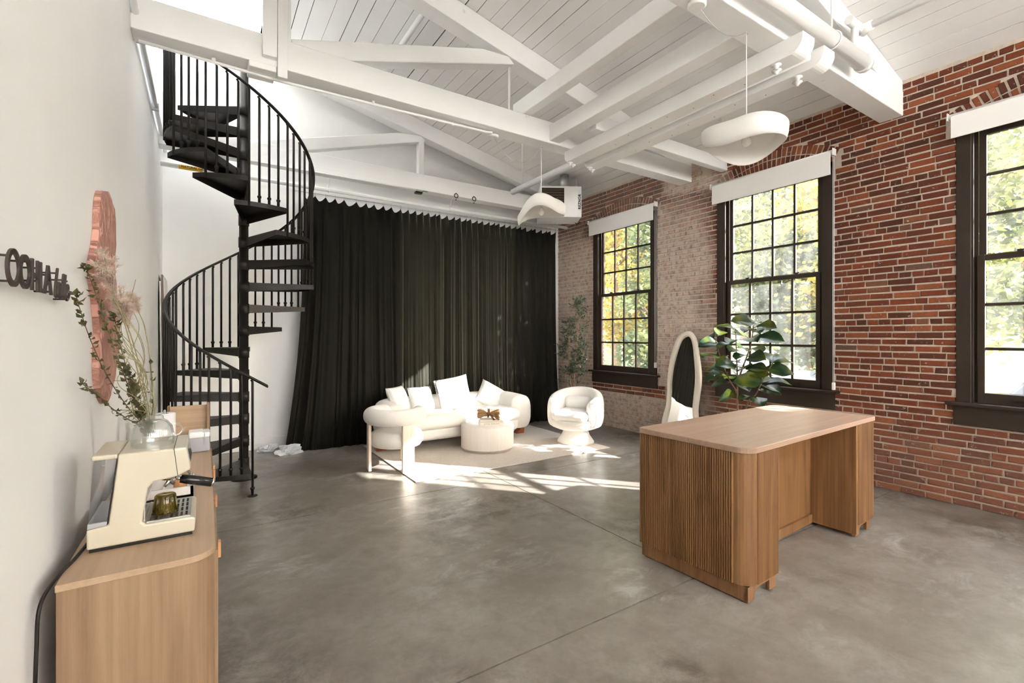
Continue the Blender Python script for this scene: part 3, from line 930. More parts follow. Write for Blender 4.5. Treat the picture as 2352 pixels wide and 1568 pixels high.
# pipes ---------------------------------------------------------------
def pipe(name, label, pts, r, extra=None):
    P = thing(name, label, 'pipe', pts[0])
    MB().tube(pts, r, 14).build('pipe_run', MT['pipe_white'], P)
    if extra:
        for (nm, ps, rr) in extra: MB().tube(ps, rr, 12).build(nm, MT['pipe_white'], P)
    return P
P = pipe('sprinkler_main', 'fat white sprinkler pipe capped in front of the nearest truss', [(0.9, 1.715, 3.80), (4.60, 1.715, 3.80)], 0.062,
     [('end_coupling', [(4.555, 1.715, 3.80), (4.60, 1.715, 3.80)], 0.072), ('coupling', [(4.02, 1.715, 3.80), (4.03, 1.715, 3.80)], 0.066),
      ('riser', [(4.48, 1.74, 3.83), (4.48, 1.74, 4.10)], 0.028), ('tee', [(4.37, 1.74, 4.10), (4.66, 1.74, 4.10)], 0.034)])
MB().tube([(4.02, 1.715, 3.862), (4.02, 1.715, zc(4.02))], 0.007, 6).build('hanger_rod', MT['pipe_white'], P)
MB().tube([(4.02, 1.715+0.068*math.cos(a), 3.80+0.068*math.sin(a)) for a in [2*PI*q/20 for q in range(20)]], 0.006, 6, closed=True).build('hanger_ring', MT['pipe_white'], P)
pipe('sprinkler_branch', 'thin white sprinkler pipe above the rightmost window', [(4.60, 1.74, 4.10), (4.60, -0.4, 4.10)], 0.026, [('elbow', [(4.60, 1.77, 4.10), (4.60, 1.66, 4.10)], 0.04)])
pipe('sprinkler_branch', 'thin white pipe running high under the ceiling boards', [(1.88, -0.3, 4.85), (1.88, 6.55, 4.85)], 0.030)
P = pipe('sprinkler_branch', 'white pipe ending in front of the unit heater', [(3.80, 1.78, 3.655), (3.80, 5.85, 3.655)], 0.042)
MB().tube([(3.80, 5.6, 3.69), (3.80, 5.6, zc(3.80))], 0.007, 6).build('hanger_rod', MT['pipe_white'], P)
pipe('conduit', 'thin white conduit under the middle truss', [(-0.40, 4.35, 3.68), (0.45, 4.35, 3.66), (0.62, 4.35, 3.66), (2.50, 4.35, 3.695), (2.56, 4.33, 3.70)], 0.012,
     [('clip', [(x_, 4.35, 3.70), (x_, 4.35, 3.665)], 0.014) for x_ in (0.06, 1.3, 2.1)])
pipe('conduit', 'thin white conduit along the foot of the back truss', [(0.1, 6.65, 3.70), (2.62, 6.65, 3.70)], 0.010)
P = pipe('wall_pipe', 'white pipe clipped high along the left wall', [(XL+0.03, -0.3, 3.83), (XL+0.03, 7.28, 3.83)], 0.022)
for yy in (3.2, 4.6, 5.9): MB().box((XL, yy-0.02, 3.79), (XL+0.058, yy+0.02, 3.86)).build('clip', MT['galvanised'], P, bevel=0.003)
# curtain pipe with its gas sticker
CP = thing('curtain_pipe', 'long white pipe over the curtain with a yellow sticker', 'pipe', (2.6, 6.93, 3.57))
MB().tube([(XL+0.005, 6.93, 3.57), (5.72, 6.93, 3.57)], 0.027, 12).build('pipe_run', MT['pipe_white'], CP)
for x_ in (1.45, 3.30): MB().tube([(x_, 6.93, 3.60), (x_, 6.86, 3.72)], 0.007, 6).tube([(x_, 6.93+0.031*math.cos(a), 3.57+0.031*math.sin(a)) for a in [2*PI*q/16 for q in range(16)]], 0.006, 6, closed=True).build('hanger', MT['pipe_white'], CP)
st = MB().grid(2, 9, lambda i, j: (-0.26 + 0.24*i, 6.93 + 0.0285*math.cos(PI*0.70 + PI*0.8*j/8), 3.57 + 0.0285*math.sin(PI*0.70 + PI*0.8*j/8))).build('sticker', MT['yellow_label'], CP)
text_mb('NATURAL GAS', 0.037, 0.0002, basis((-0.235, 6.9005, 3.557), (1, 0, 0), (0, 0, 1), (0, -1, 0)), bold=0.0006, space=0.95).build('lettering', MT['ink_black'], st)
MB().tube([(1.0, 6.95, 3.50), (5.55, 6.95, 3.50)], 0.004, 6).build('curtain_wire', MT['galvanised'], CP)
# ================================================================== curtains
def curtain(label, x0, x1, nhook, seed, mat, flare0=0.0, flare1=0.0, amp=0.05, fine=1.0):
    W = x1 - x0
    nx = int(W/0.0045); nz = 30
    ztop = 3.475
    rnd = random.Random(seed)
    hk = [(k + rnd.uniform(-0.22, 0.22))/nhook for k in range(nhook+1)]
    hk[0] = 0.0; hk[-1] = 1.0
    def ridge(q): return 1 - 2*abs(noise.noise(Vector((q, seed*7.3, 0.0))))*1.25
    def fold(s, t):
        x = s*W + 0.05*t*noise.noise(Vector((s*W*2.2, seed, t*0.7)))
        warp = x + 0.06*noise.noise(Vector((x*2.0, seed+3.1, 0)))
        y = 0.95*ridge(warp*4.2*fine) + 0.55*ridge(warp*9.5*fine+7) + 0.25*ridge(warp*21*fine+3)
        return y/1.5
    def f(i, j):
        s = i/(nx-1); t = j/(nz-1)
        k = max(q for q in range(nhook+1) if hk[q] <= s + 1e-9); k = min(k, nhook-1)
        u = (s-hk[k])/(hk[k+1]-hk[k])
        sag = math.sin(PI*u)**0.8*min(0.065, 0.42*(hk[k+1]-hk[k])*W)
        env = 0.30 + 0.70*smoothstep(0, 0.16, t)
        pin = 0.03*(math.cos(2*PI*u))*(1-smoothstep(0, 0.10, t))
        y = 6.985 - amp*fold(s, t)*env - pin
        x = x0 + W*s + flare0*(1-s)**2*t**2.6 + flare1*s**2*t**2.6
        y -= 0.12*t**5*(0.5+0.5*fold(s, t)) + 0.25*abs(flare0)*(1-s)*t**4
        z = ztop - sag*(1-smoothstep(0, 0.10, t)) - (ztop-0.004)*t
        return (x, y, max(z, 0.004))
    P = thing('velvet_curtain', label, 'curtain', ((x0+x1)/2, 6.97, 0), group='velvet curtain panels')
    MB().grid(nx, nz, f).build('drape', MT[mat], P)
    h = MB()
    for k in range(nhook+1):
        p = f(min(int(round(hk[k]*(nx-1))), nx-1), 0)
        h.tube([(p[0], p[1], p[2]-0.012), (p[0], 6.94, 3.505), (p[0], 6.96, 3.515)], 0.003, 4)
    o = h.build('hooks', MT['galvanised'], P); o['kind'] = 'stuff'
    return P
curtain('dark green velvet curtain panel falling behind the spiral stair', 1.13, 2.50, 10, 21, 'velvet_dark', -0.26, 0.0, 0.050, 1.0)
curtain('olive green velvet curtain panel hanging behind the sofa', 2.49, 4.59, 19, 5, 'velvet_olive', 0.0, 0.0, 0.040, 1.7)
curtain('narrow dark green velvet curtain panel next to the brick corner', 4.58, 5.47, 8, 9, 'velvet_dark', 0.0, 0.04, 0.045, 1.2)

# ================================================================== unit heater
HT = thing('unit_heater', 'white box heater hung near the brick corner', 'heater', (4.93, 6.22, 3.46), math.atan2(-0.84, -0.5) + PI/2)
hb = MB()
hb.box((-0.32, -0.25, 0.0), (0.36, 0.25, 0.50))
hb.build('housing', MT['pipe_white'], HT, bevel=0.012, world=False)
MB().box((-0.285, -0.256, 0.06), (0.075, -0.2505, 0.465)).build('grille_opening', MT['gap_dark'], HT, world=False)
for q in range(9):
    z = 0.085 + q*0.043
    MB().prism([(-0.262, z), (-0.258, z+0.004), (-0.236, z+0.030), (-0.240, z+0.026)], 'x', -0.28, 0.07).build('louvre', MT['trunk_brown'], HT, world=False)
MB().box((0.30, -0.255, 0.10), (0.35, -0.2505, 0.43)).build('name_plate', MT['white_plastic'], HT, world=False)
text_mb('REZNOR', 0.058, 0.0006, basis((0.343, -0.2565, 0.125), (0, 0, 1), (-1, 0, 0), (0, -1, 0)), bold=0.0024, space=1.1).build('lettering', MT['ink_black'], HT, world=False)
MB().tube([(0.12, 0.02, 0.5), (0.12, 0.02, 0.76)], 0.075, 18).lathe([(0.15, 0.5), (0.15, 0.512), (0.08, 0.516)], (0.12, 0.02, 0), 18).build('flue', MT['galvanised'], HT, world=False)
for sx in (-0.28, 0.32):
    MB().tube([(sx, 0.0, 0.5), (sx, 0.0, 0.74)], 0.006, 6).build('hanger_rod', MT['pipe_white'], HT, world=False)
MB().tube([(0.30, 0.10, 0.02), (0.36, 0.2, -0.02), (0.42, 0.25, 0.04)], 0.008, 6).build('gas_hose', MT['black_plastic'], HT, world=False)

# ================================================================== pendants
def pendant(label, hook, zc_, R, A, ph, tilt, box, swag, tph=0.0):
    hx, hy, hz = hook
    P = thing('pendant_lamp', label, 'pendant lamp', (hx, hy, zc_), group='wavy white pendant lamps')
    prof = []
    n = 14
    for i in range(n+1):
        a = -0.02 + (PI*0.5+0.35)*i/n
        prof.append((math.sin(a), math.cos(a)))
    na = 64
    def f(i, j):
        th = 2*PI*i/na
        rr, zz = prof[j]
        rr = max(rr, 0.04)
        lob = 1 + 0.07*math.cos(3*(th-ph)) + 0.05*math.cos(2*(th-ph)+0.6)
        r = R*rr*lob
        z = 0.115*zz*(1 if zz > 0 else 2.5)
        k = (r/R)**2
        z += A*k*math.cos(2*(th-ph)) + tilt*R*rr*math.cos(th-tph) + 0.02*k*math.cos(3*(th-ph)+1.0)
        return (r*math.cos(th), r*math.sin(th), z)
    MB().grid(na, n+1, f, wrapx=True).build('lamp_shade', MT['pendant_cloth'], P, world=False, solid=0.004)
    sk = MB().lathe([(0.02, 0.07), (0.022, 0.02), (0.034, 0.018), (0.034, 0.0), (0.018, -0.004), (0.018, -0.045)], (0, 0, 0.05), 14).build('socket', MT['white_plastic'], P, world=False, recalc=True)
    MB().lathe([(0.012, -0.045), (0.016, -0.05), (0.030, -0.078), (0.034, -0.095), (0.028, -0.118), (0.012, -0.13), (0.002, -0.132)], (0, 0, 0.05), 16).build('bulb', MT['bulb_glass'], P, world=False, recalc=True)
    MB().tube([(0, 0, hz-zc_), (0, 0, 0.09)], 0.0035, 6).build('cord', MT['white_plastic'], P, world=False)
    bx = Vector(box) - Vector((hx, hy, zc_))
    hk = Vector((0, 0, hz-zc_-0.005))
    pts = [bx + (hk-bx)*t_ + Vector((0, 0, -swag*4*t_*(1-t_))) for t_ in [q/14 for q in range(15)]]
    MB().tube(pts, 0.0025, 5).build('swag_cord', MT['galvanised'], P, world=False)
    MB().lathe([(0.06, 0.0), (0.06, -0.022), (0.05, -0.03)], tuple(bx), 18).build('ceiling_plate', MT['white_plastic'], P, world=False, recalc=True)
    MB().tube([hk + Vector((0, 0, 0.004)), hk + Vector((0.008, 0, -0.012)), hk + Vector((0, 0, -0.022))], 0.003, 5).build('hook', MT['black_paint'], P, world=False)
simple('bulb_glass', (0.85, 0.83, 0.80), 0.15, var=0.0)
pendant('wavy white pendant lamp near the brick wall, the larger looking one', (3.24, 1.93, 3.714), 2.975, 0.270, 0.034, math.radians(121), 0.0, (2.69, 1.94, 3.714), 0.10)
pendant('wavy white pendant lamp hanging in front of the unit heater', (3.23, 4.37, 3.714), 3.0, 0.285, 0.050, math.radians(233), -0.17, (2.62, 4.42, 3.714), 0.24, math.radians(165))

# ================================================================== spiral staircase
PX, PY = 0.357, 5.905
SS = thing('spiral_staircase', 'black metal spiral staircase with diamond plate treads', 'staircase', (PX, PY, 0))
fv = Vector((-PX, -PY)).normalized(); lv = Vector((fv.y, -fv.x))     # towards viewer, towards viewer's left
def sp(phi, r, z):
    a = math.radians(phi)
    d = fv*math.cos(a) + lv*math.sin(a)
    return (d.x*r, d.y*r, z)
STEP = 30.2; NT_ = 17; ROUT = 0.70
def ph(k): return 14 + STEP*(k-1)
def zt_(k): return 0.2385*k - 0.02
bp = MB()
bp.lathe([(0.13, 0), (0.13, 0.012), (0.045, 0.012), (0.045, 4.66), (0.02, 4.67)], (0, 0, 0), 24)
bp.build('pole', MT['black_paint'], SS, world=False, recalc=True)
for q in range(4): MB().lathe([(0.010, 0.012), (0.010, 0.02)], sp(45+90*q, 0.1, 0), 8).build('base_bolt', MT['black_paint'], SS, world=False)
zoff = 0.875
for k in range(1, NT_+1):
    p0 = ph(k) - 20; p1 = ph(k) + 20.5
    zt = zt_(k)
    t_ = MB()
    n = 7; r0 = 0.05
    inner = [sp(p0 + (p1-p0)*i/n, r0, 0) for i in range(n+1)]
    outer = [sp(p0 + (p1-p0)*i/n, ROUT, 0) for i in range(n+1)]
    lip_i, lip_o = 0.095, 0.050
    top = [(p[0], p[1], zt) for p in inner] + [(p[0], p[1], zt) for p in outer]
    m = n+1
    t_.add(top, [(i, m+i, m+i+1, i+1) for i in range(n)])
    th = 0.006
    t_.add([(a, b, c-th) for a, b, c in top], [(i, i+1, m+i+1, m+i) for i in range(n)])
    t_.build('tread', MT['tread_plate'], SS, world=False)
    lp = MB()
    for (pp, sgn) in ((p0, 1), (p1, -1)):
        a0 = sp(pp, r0, zt); a1 = sp(pp, ROUT, zt)
        b0 = sp(pp+sgn*0.7, r0, zt); b1 = sp(pp+sgn*0.7, ROUT, zt)
        lp.add([a0, a1, (a1[0], a1[1], zt-lip_o), (a0[0], a0[1], zt-lip_i), b0, b1, (b1[0], b1[1], zt-lip_o), (b0[0], b0[1], zt-lip_i)],
               [(0, 1, 2, 3), (7, 6, 5, 4), (0, 4, 5, 1), (1, 5, 6, 2), (2, 6, 7, 3), (3, 7, 4, 0)])
    lp.add([sp(p0 + (p1-p0)*i/n, ROUT, zt) for i in range(n+1)] + [sp(p0 + (p1-p0)*i/n, ROUT, zt-lip_o*0.9) for i in range(n+1)], [(i, i+1, m+i+1, m+i) for i in range(n)])
    lp.build('tread_edge', MT['tread_plate'] if k < 9 else MT['black_paint'], SS, world=False, recalc=True)
    MB().lathe([(0.052, 0), (0.052, -0.11)], (0, 0, zt+0.006), 20).build('collar', MT['black_paint'], SS, world=False, recalc=True)
# handrail
zr = lambda phi: 1.88 + 0.00777*(phi-90)
PHI0, PHI1 = -17, ph(NT_-1)+20
rail = [sp(PHI0 + (PHI1-PHI0)*i/150, ROUT-0.005, zr(PHI0 + (PHI1-PHI0)*i/150)) for i in range(151)]
hr = MB()
def rail_sec(i, j):
    p = Vector(rail[j]); d = Vector((p.x, p.y, 0)).normalized()
    a = 2*PI*i/10
    return tuple(p + d*0.020*math.cos(a) + Vector((0, 0, 1))*0.016*math.sin(a))
hr.grid(10, 151, rail_sec, wrapx=True)
hr.f.append(tuple(range(9, -1, -1))); hr.sm.append(False)
hr.f.append(tuple(150*10+q for q in range(10))); hr.sm.append(False)
hr.build('handrail', MT['black_paint'], SS, world=False, recalc=True)
# balusters: the corner one of each tread drops to the tread below, the others stand in shoes
bal = 4
for k in range(1, NT_):
    for b in range(bal):
        phi = ph(k) - 20 + STEP*b/bal
        zt = zt_(k)
        top = zr(phi) - 0.012
        zb = zt - (0.2385 if b == 0 else 0.0) - (0.045 if b == 0 else 0)
        if k == 1 and b == 0: zb = 0.0
        rr = ROUT - 0.018 if b else ROUT - 0.002
        o = MB()
        o.tube([sp(phi, rr, max(zb, 0)), sp(phi, rr, top-0.02), sp(phi+0.9, rr, top)], 0.0115, 7)
        bo = o.build('baluster', MT['black_paint'], SS, world=False)
        if b:
            MB().lathe([(0.013, 0.0), (0.013, 0.045), (0.019, 0.05), (0.019, 0.068), (0.012, 0.07)], sp(phi, rr, zt), 8).build('shoe', MT['black_paint'], bo, world=False)
        if k == 1 and b == 0:
            MB().lathe([(0.045, 0), (0.045, 0.006), (0.012, 0.008)], sp(phi, rr, 0), 14).lathe([(0.013, 0.03), (0.013, 0.06), (0.02, 0.065), (0.02, 0.085), (0.012, 0.087)], sp(phi, rr, 0), 8).build('floor_flange', MT['black_paint'], bo, world=False)
# ================================================================== lounge
rug = MB().box((1.86, 4.74, 0.0005), (4.68, 6.70, 0.0125)).build('area_rug', MT['rug_weave'], bevel=0.004)
tag(rug, 'cream flat-woven rug under the lounge seating', 'rug')
RZ = 0.013
def sweep(path, prof_fn, up=Vector((0, 0, 1))):
    """path: list of Vectors in a horizontal plane; prof_fn(i) -> closed list of (out, up) offsets"""
    mb = MB(); m = len(path); n = len(prof_fn(0)); vs_ = []
    for i, p in enumerate(path):
        t = (path[min(i+1, m-1)] - path[max(i-1, 0)]); t.z = 0; t.normalize()
        out = t.cross(up)
        for (a, b) in prof_fn(i): vs_.append(p + out*a + up*b)
    fs = [(i*n+k, i*n+(k+1) % n, (i+1)*n+(k+1) % n, (i+1)*n+k) for i in range(m-1) for k in range(n)]
    mb.add(vs_, fs, True)
    mb.f.append(tuple(range(n-1, -1, -1))); mb.sm.append(True)
    mb.f.append(tuple((m-1)*n+k for k in range(n))); mb.sm.append(True)
    return mb
def superell(w, h, e=2.6, n=28):
    out = []
    for k in range(n):
        a = 2*PI*k/n; c, s = math.cos(a), math.sin(a)
        out.append((w*math.copysign(abs(c)**(2/e), c), h*math.copysign(abs(s)**(2/e), s)))
    return out
# sofa: one thick roll bends around the seat
SF = thing('curved_sofa', 'plump white sofa with rolled arms in front of the curtain', 'sofa', (3.10, 6.35, RZ))
x0, x1, yb, yf = 2.13, 4.02, 6.58, 6.10
ctrl = [(x1+0.04, yf-0.13, 0), (x1+0.05, yf+0.10, 0), (x1+0.0, yb-0.06, 0), (x1-0.25, yb+0.04, 0), (3.1, yb+0.07, 0), (x0+0.25, yb+0.04, 0), (x0, yb-0.06, 0), (x0-0.05, yf+0.10, 0), (x0-0.04, yf-0.10, 0)]
path = catmull([Vector(c) for c in ctrl], 10)
m = len(path)
def sprof(i):
    t = i/(m-1)
    e = min(1.0, min(t, 1-t)/0.05)
    k = math.sqrt(max(0.02, 1-(1-e)**2))
    tp = 0.66 - 0.035*math.cos(2*PI*t)*0 - 0.03*(abs(t-0.5)*2)**2
    lo = 0.13
    return [(a*k, lo+(tp-lo)/2 + b*(0.25+0.75*k)) for a, b in superell(0.175, (tp-lo)/2, 2.9)]
sweep(path, sprof).build('backrest', MT['boucle_white'], SF)
MB().rbox((3.08, 6.24, 0.235), (1.78, 0.66, 0.20), 0.07, mid=6).build('seat_base', MT['boucle_white'], SF)
for i, xc in enumerate((2.62, 3.53)):
    MB().rbox((xc, 6.20, 0.375), (0.915, 0.68, 0.19), 0.085, mid=5, puff=0.05).build('seat_cushion', MT['boucle_white'], SF)
for (lx, ly, s) in ((4.205, 6.24, 1), (1.94, 6.30, -1)):
    MB().prism([(lx-0.11*s, RZ), (lx+0.03*s, RZ), (lx+0.045*s, 0.28), (lx+0.025*s, 0.29), (lx-0.01*s, 0.12)], 'y', ly-0.06, ly+0.06).build('leg', MT['rust_wood'], SF, bevel=0.008, recalc=True)
def pillow(name, label, c, size, rot, mat, fringe=False):
    P = thing(name, label, 'pillow', c, group='sofa pillows')
    P.rotation_euler = rot
    s = size
    mb = MB()
    n = 17
    for sg in (-1, 1):
        def f(i, j):
            u = -1 + 2*i/(n-1); v = -1 + 2*j/(n-1)
            e = (1-u**4)*(1-v**4)
            pin = 1 - 0.05*(1-abs(u)**2)*abs(v)**3 - 0.0
            pin2 = 1 - 0.05*(1-abs(v)**2)*abs(u)**3
            w = noise.noise(Vector((u*1.7+c[0]*3, v*1.7, sg)))*0.10
            return (u*s/2*pin2, sg*(0.072*(e**0.5) + 0.03*w*e), v*s/2*pin + s/2)
        g = MB().grid(n, n, f)
        if sg > 0: g.f = [q[::-1] for q in g.f]
        mb.add(g.v, g.f, True)
    mb.weld = 1e-4
    o = mb.build('pillow_body', MT[mat], P, world=False)
    if fringe:
        fr = MB(); r_ = random.Random(2)
        for q in range(90):
            for sd_ in (-1,):
                v = -0.5 + q/90
                l = r_.uniform(0.012, 0.024)
                fr.tube([(-0.5*s+0.002, 0, (v+0.5)*s), (-0.5*s-l, r_.uniform(-0.004, 0.004), (v+0.5)*s + r_.uniform(-0.006, 0.006))], 0.0016, 3)
        f_ = fr.build('fringe', MT['cushion_white'], P, world=False); f_['kind'] = 'stuff'
    return P
pillow('throw_pillow', 'pale grey patterned pillow tucked in the left sofa corner', (2.36, 6.43, 0.46), 0.40, (math.radians(-26), 0, math.radians(38)), 'cushion_stripe')
pillow('throw_pillow', 'white pillow second from the left on the sofa', (2.66, 6.42, 0.46), 0.38, (math.radians(-28), 0, math.radians(8)), 'cushion_white')
pillow('throw_pillow', 'large white fringed pillow leaning at the sofa middle', (3.12, 6.28, 0.475), 0.48, (math.radians(-18), math.radians(-10), math.radians(-14)), 'cushion_white', True)
pillow('throw_pillow', 'plump white pillow slumped toward the right sofa arm', (3.67, 6.40, 0.46), 0.42, (math.radians(-38), math.radians(30), math.radians(-22)), 'cushion_white')

# armchair with a tubular ring back and wooden slab legs
CCx, CCy = 1.875, 5.40
CC = thing('ring_armchair', 'white armchair with a fat ring backrest and pale slab legs', 'armchair', (CCx, CCy, RZ))
path = []
a0, a1 = math.radians(82-180), math.radians(368-180)
for i in range(61):
    a = a0 + (a1-a0)*i/60 + PI
    path.append(Vector((CCx + 0.275*math.cos(a), CCy + 0.275*math.sin(a), 0)))
def rp(i):
    t = i/60; e = min(1.0, min(t, 1-t)/0.07); k = math.sqrt(max(0.03, 1-(1-e)**2))
    return [(a*k, 0.625 + b*k) for a, b in superell(0.088, 0.092, 2.2)]
sweep(path, rp).build('backrest', MT['boucle_white'], CC)
MB().lathe([(0.02, 0.26), (0.22, 0.26), (0.275, 0.275), (0.305, 0.32), (0.305, 0.38), (0.28, 0.43), (0.22, 0.452), (0.02, 0.46)], (CCx+0.02, CCy+0.02, 0), 40).build('seat', MT['boucle_white'], CC, recalc=True)
def slab_leg(ang, w, r=0.30):
    a = math.radians(ang); c = Vector((CCx + r*math.cos(a), CCy + r*math.sin(a), 0))
    mb = MB().box((-0.016, -w/2, RZ), (0.016, w/2, 0.56))
    mb.xf(Matrix.Translation(c) @ Matrix.Rotation(a, 4, 'Z'))
    mb.build('leg', MT['pale_wood'], CC, bevel=0.005)
slab_leg(-82, 0.145); slab_leg(172, 0.145); slab_leg(45, 0.145)

# swivel barrel chair
SC_ = thing('swivel_chair', 'white barrel swivel chair in front of the olive tree', 'armchair', (4.51, 5.27, RZ), math.atan2(-0.52, -0.837) + PI/2)
MB().lathe([(0.265, 0.0), (0.262, 0.02), (0.20, 0.11), (0.165, 0.20), (0.17, 0.235)], (0, 0, 0), 36).build('pedestal', MT['boucle_white'], SC_, world=False, recalc=True)
MB().lathe([(0.05, 0.20), (0.26, 0.20), (0.345, 0.235), (0.375, 0.30), (0.37, 0.34), (0.30, 0.35)], (0, 0, 0), 40).build('seat_shell', MT['boucle_white'], SC_, world=False, recalc=True)
path = []
for i in range(61):
    a = math.radians(-42 + 264*i/60)
    path.append(Vector((0.325*math.cos(a), 0.325*math.sin(a), 0)))
def bp_(i):
    t = i/60; e = min(1.0, min(t, 1-t)/0.05); k = math.sqrt(max(0.02, 1-(1-e)**2))
    hi = 0.60 + 0.165*math.sin(PI*t)**1.1
    lo = 0.235
    return [(a*(0.4+0.6*k), lo + (hi-lo)/2 + b*(0.55+0.45*k)) for a, b in superell(0.082, (hi-lo)/2, 2.8)]
sweep(path, bp_).build('backrest', MT['boucle_white'], SC_, world=False)
MB().rbox((0, -0.075, 0.40), (0.50, 0.58, 0.14), 0.068, puff=0.05).build('seat_cushion', MT['boucle_white'], SC_, world=False)
MB().rbox((0.0, 0.165, 0.535), (0.42, 0.15, 0.20), 0.072, puff=0.03).build('lumbar_pillow', MT['cushion_white'], SC_, world=False)

# drum coffee table
CT = thing('coffee_table', 'round whitewashed wooden drum coffee table on the rug', 'coffee table', (3.24, 5.62, RZ))
MB().lathe([(0.325, 0.0), (0.325, 0.03), (0.355, 0.032), (0.357, 0.04), (0.357, 0.325), (0.352, 0.334), (0.01, 0.335)], (0, 0, 0), 64).build('drum', MT['whitewash_wood'], CT, world=False, recalc=True)
ZT = RZ + 0.335
def book(label, c, sx, sy, h, rot, txt=None):
    B = thing('book', label, 'book', c, rot, group='books on the coffee table')
    MB().box((-sx/2, -sy/2, 0.003), (sx/2-0.004, sy/2-0.004, h-0.003)).build('pages', MT['book_pages'], B, world=False)
    MB().box((-sx/2-0.003, -sy/2-0.003, 0), (sx/2, sy/2, 0.003)).box((-sx/2-0.003, -sy/2-0.003, h-0.003), (sx/2, sy/2, h)).box((-sx/2-0.003, -sy/2-0.004, 0), (sx/2, -sy/2, h)).build('cover', MT['book_cover'], B, world=False)
    if txt:
        text_mb(txt, h*0.72, 0.0003, basis((-sx/2+0.05, -sy/2-0.0045, h*0.24), (1, 0, 0), (0, 0, 1), (0, -1, 0)), space=1.1).build('lettering', MT['print_grey'], B, world=False)
book('large cream book with grey spine lettering, lower one on the table', (3.27, 5.58, ZT), 0.32, 0.24, 0.042, math.radians(-22), 'JOHN DERIAN')
book('smaller cream book on top of the large book', (3.25, 5.60, ZT+0.0425), 0.24, 0.18, 0.026, math.radians(-26))
# tied sheaf of dried straw lying on the books
WS = thing('straw_bundle', 'tied bundle of dried straw lying on the books', 'straw bundle', (3.25, 5.60, ZT+0.07), math.radians(-35))
rs = random.Random(8)
for sg in (-1, 1):
    mb = MB()
    for q in range(260):
        a = rs.uniform(0, 2*PI); rr = math.sqrt(rs.random())
        p0 = Vector((sg*0.01, 0.022*rr*math.cos(a), 0.055+0.022*rr*math.sin(a)))
        p2 = Vector((sg*rs.uniform(0.12, 0.165), 0.105*rr*math.cos(a), max(0.004, 0.068+0.075*rr*math.sin(a))))
        p1 = p0.lerp(p2, 0.5) + Vector((0, 0, 0.006))
        mb.tube([p0, p1, p2], 0.0022, 3, caps=False)
    o = mb.build('straw', MT['straw'], WS, world=False); o['kind'] = 'stuff'
MB().tube([(0.022*math.sin(a)*0.4, 0.032*math.cos(a), 0.056+0.032*math.sin(a)) for a in [2*PI*q/20 for q in range(20)]], 0.012, 8, closed=True).rbox((0, -0.03, 0.075), (0.045, 0.03, 0.04), 0.012).build('tie_knot', MT['ribbon_brown'], WS, world=False)
def ribbon(pts, w):
    mb = MB(); P = catmull([Vector(p) for p in pts], 6); 
    vs_ = []
    for i, p in enumerate(P):
        t = (P[min(i+1, len(P)-1)]-P[max(i-1, 0)]).normalized(); s_ = t.cross(Vector((0, -0.6, 1))).normalized()
        vs_ += [p - s_*w/2, p + s_*w/2]
    mb.add(vs_, [(2*i, 2*i+1, 2*i+3, 2*i+2) for i in range(len(P)-1)], True)
    return mb
for pts in ([(0.0, -0.035, 0.08), (0.06, -0.09, 0.075), (0.11, -0.10, 0.03), (0.15, -0.12, 0.006)], [(0.0, -0.035, 0.08), (0.04, -0.075, 0.055), (0.07, -0.10, 0.012), (0.09, -0.13, 0.004)], [(0.0, -0.03, 0.085), (0.0, 0.0, 0.125), (-0.005, 0.02, 0.13)]):
    ribbon(pts, 0.032).build('ribbon_tail', MT['ribbon_brown'], WS, world=False, solid=0.002)

# wavy floor mirror leaning on the brick between the windows
MR = thing('floor_mirror', 'tall wavy mirror with a plump cream frame leaning on the brick', 'mirror', (5.45, 4.25, 0))
outl = [(4.235, 1.61), (4.36, 1.55), (4.435, 1.38), (4.49, 1.15), (4.515, 0.90), (4.505, 0.70), (4.50, 0.50), (4.53, 0.30), (4.50, 0.12), (4.25, 0.045), (4.02, 0.10), (3.96, 0.28), (4.00, 0.50), (3.985, 0.72), (3.985, 0.92), (4.01, 1.10), (4.055, 1.28), (4.10, 1.45), (4.155, 1.565)]
lean = lambda z: 5.49 + (z/1.6)*0.20
cl = catmull([Vector((lean(z), y, z)) for y, z in outl], 7, closed=True)
ctr = Vector((lean(0.75), 4.25, 0.75))
cl2 = [p + (ctr-p).normalized()*0.038 for p in cl]
fr = MB()
n = 12; m = len(cl2); vs_ = []
nrm = Vector((-1.6, 0, 0.2)).normalized()
for i, p in enumerate(cl2):
    t = (cl2[(i+1) % m] - cl2[i-1]).normalized(); b = t.cross(nrm).normalized()
    wv = 0.042 + 0.006*math.sin(3*2*PI*i/m) 
    for k in range(n):
        a = 2*PI*k/n
        vs_.append(p + b*wv*math.cos(a) + nrm*0.038*math.sin(a))
fr.add(vs_, [(i*n+k, i*n+(k+1) % n, ((i+1) % m)*n+(k+1) % n, ((i+1) % m)*n+k) for i in range(m) for k in range(n)], True)
fr.build('frame', MT['boucle_cream'], MR, recalc=True)
g = MB(); g.add([p + nrm*0.004 for p in cl2], [tuple(range(m))]); g.build('mirror_glass', MT['mirror_glass'], MR)
bk = MB(); bk.add([p - nrm*0.02 for p in cl2] + [p - nrm*0.03 for p in cl2], [tuple(range(m)), tuple(range(2*m-1, m-1, -1))] + [(i, (i+1) % m, m+(i+1) % m, m+i) for i in range(m)]); bk.build('back_board', MT['boucle_cream'], MR, recalc=True)
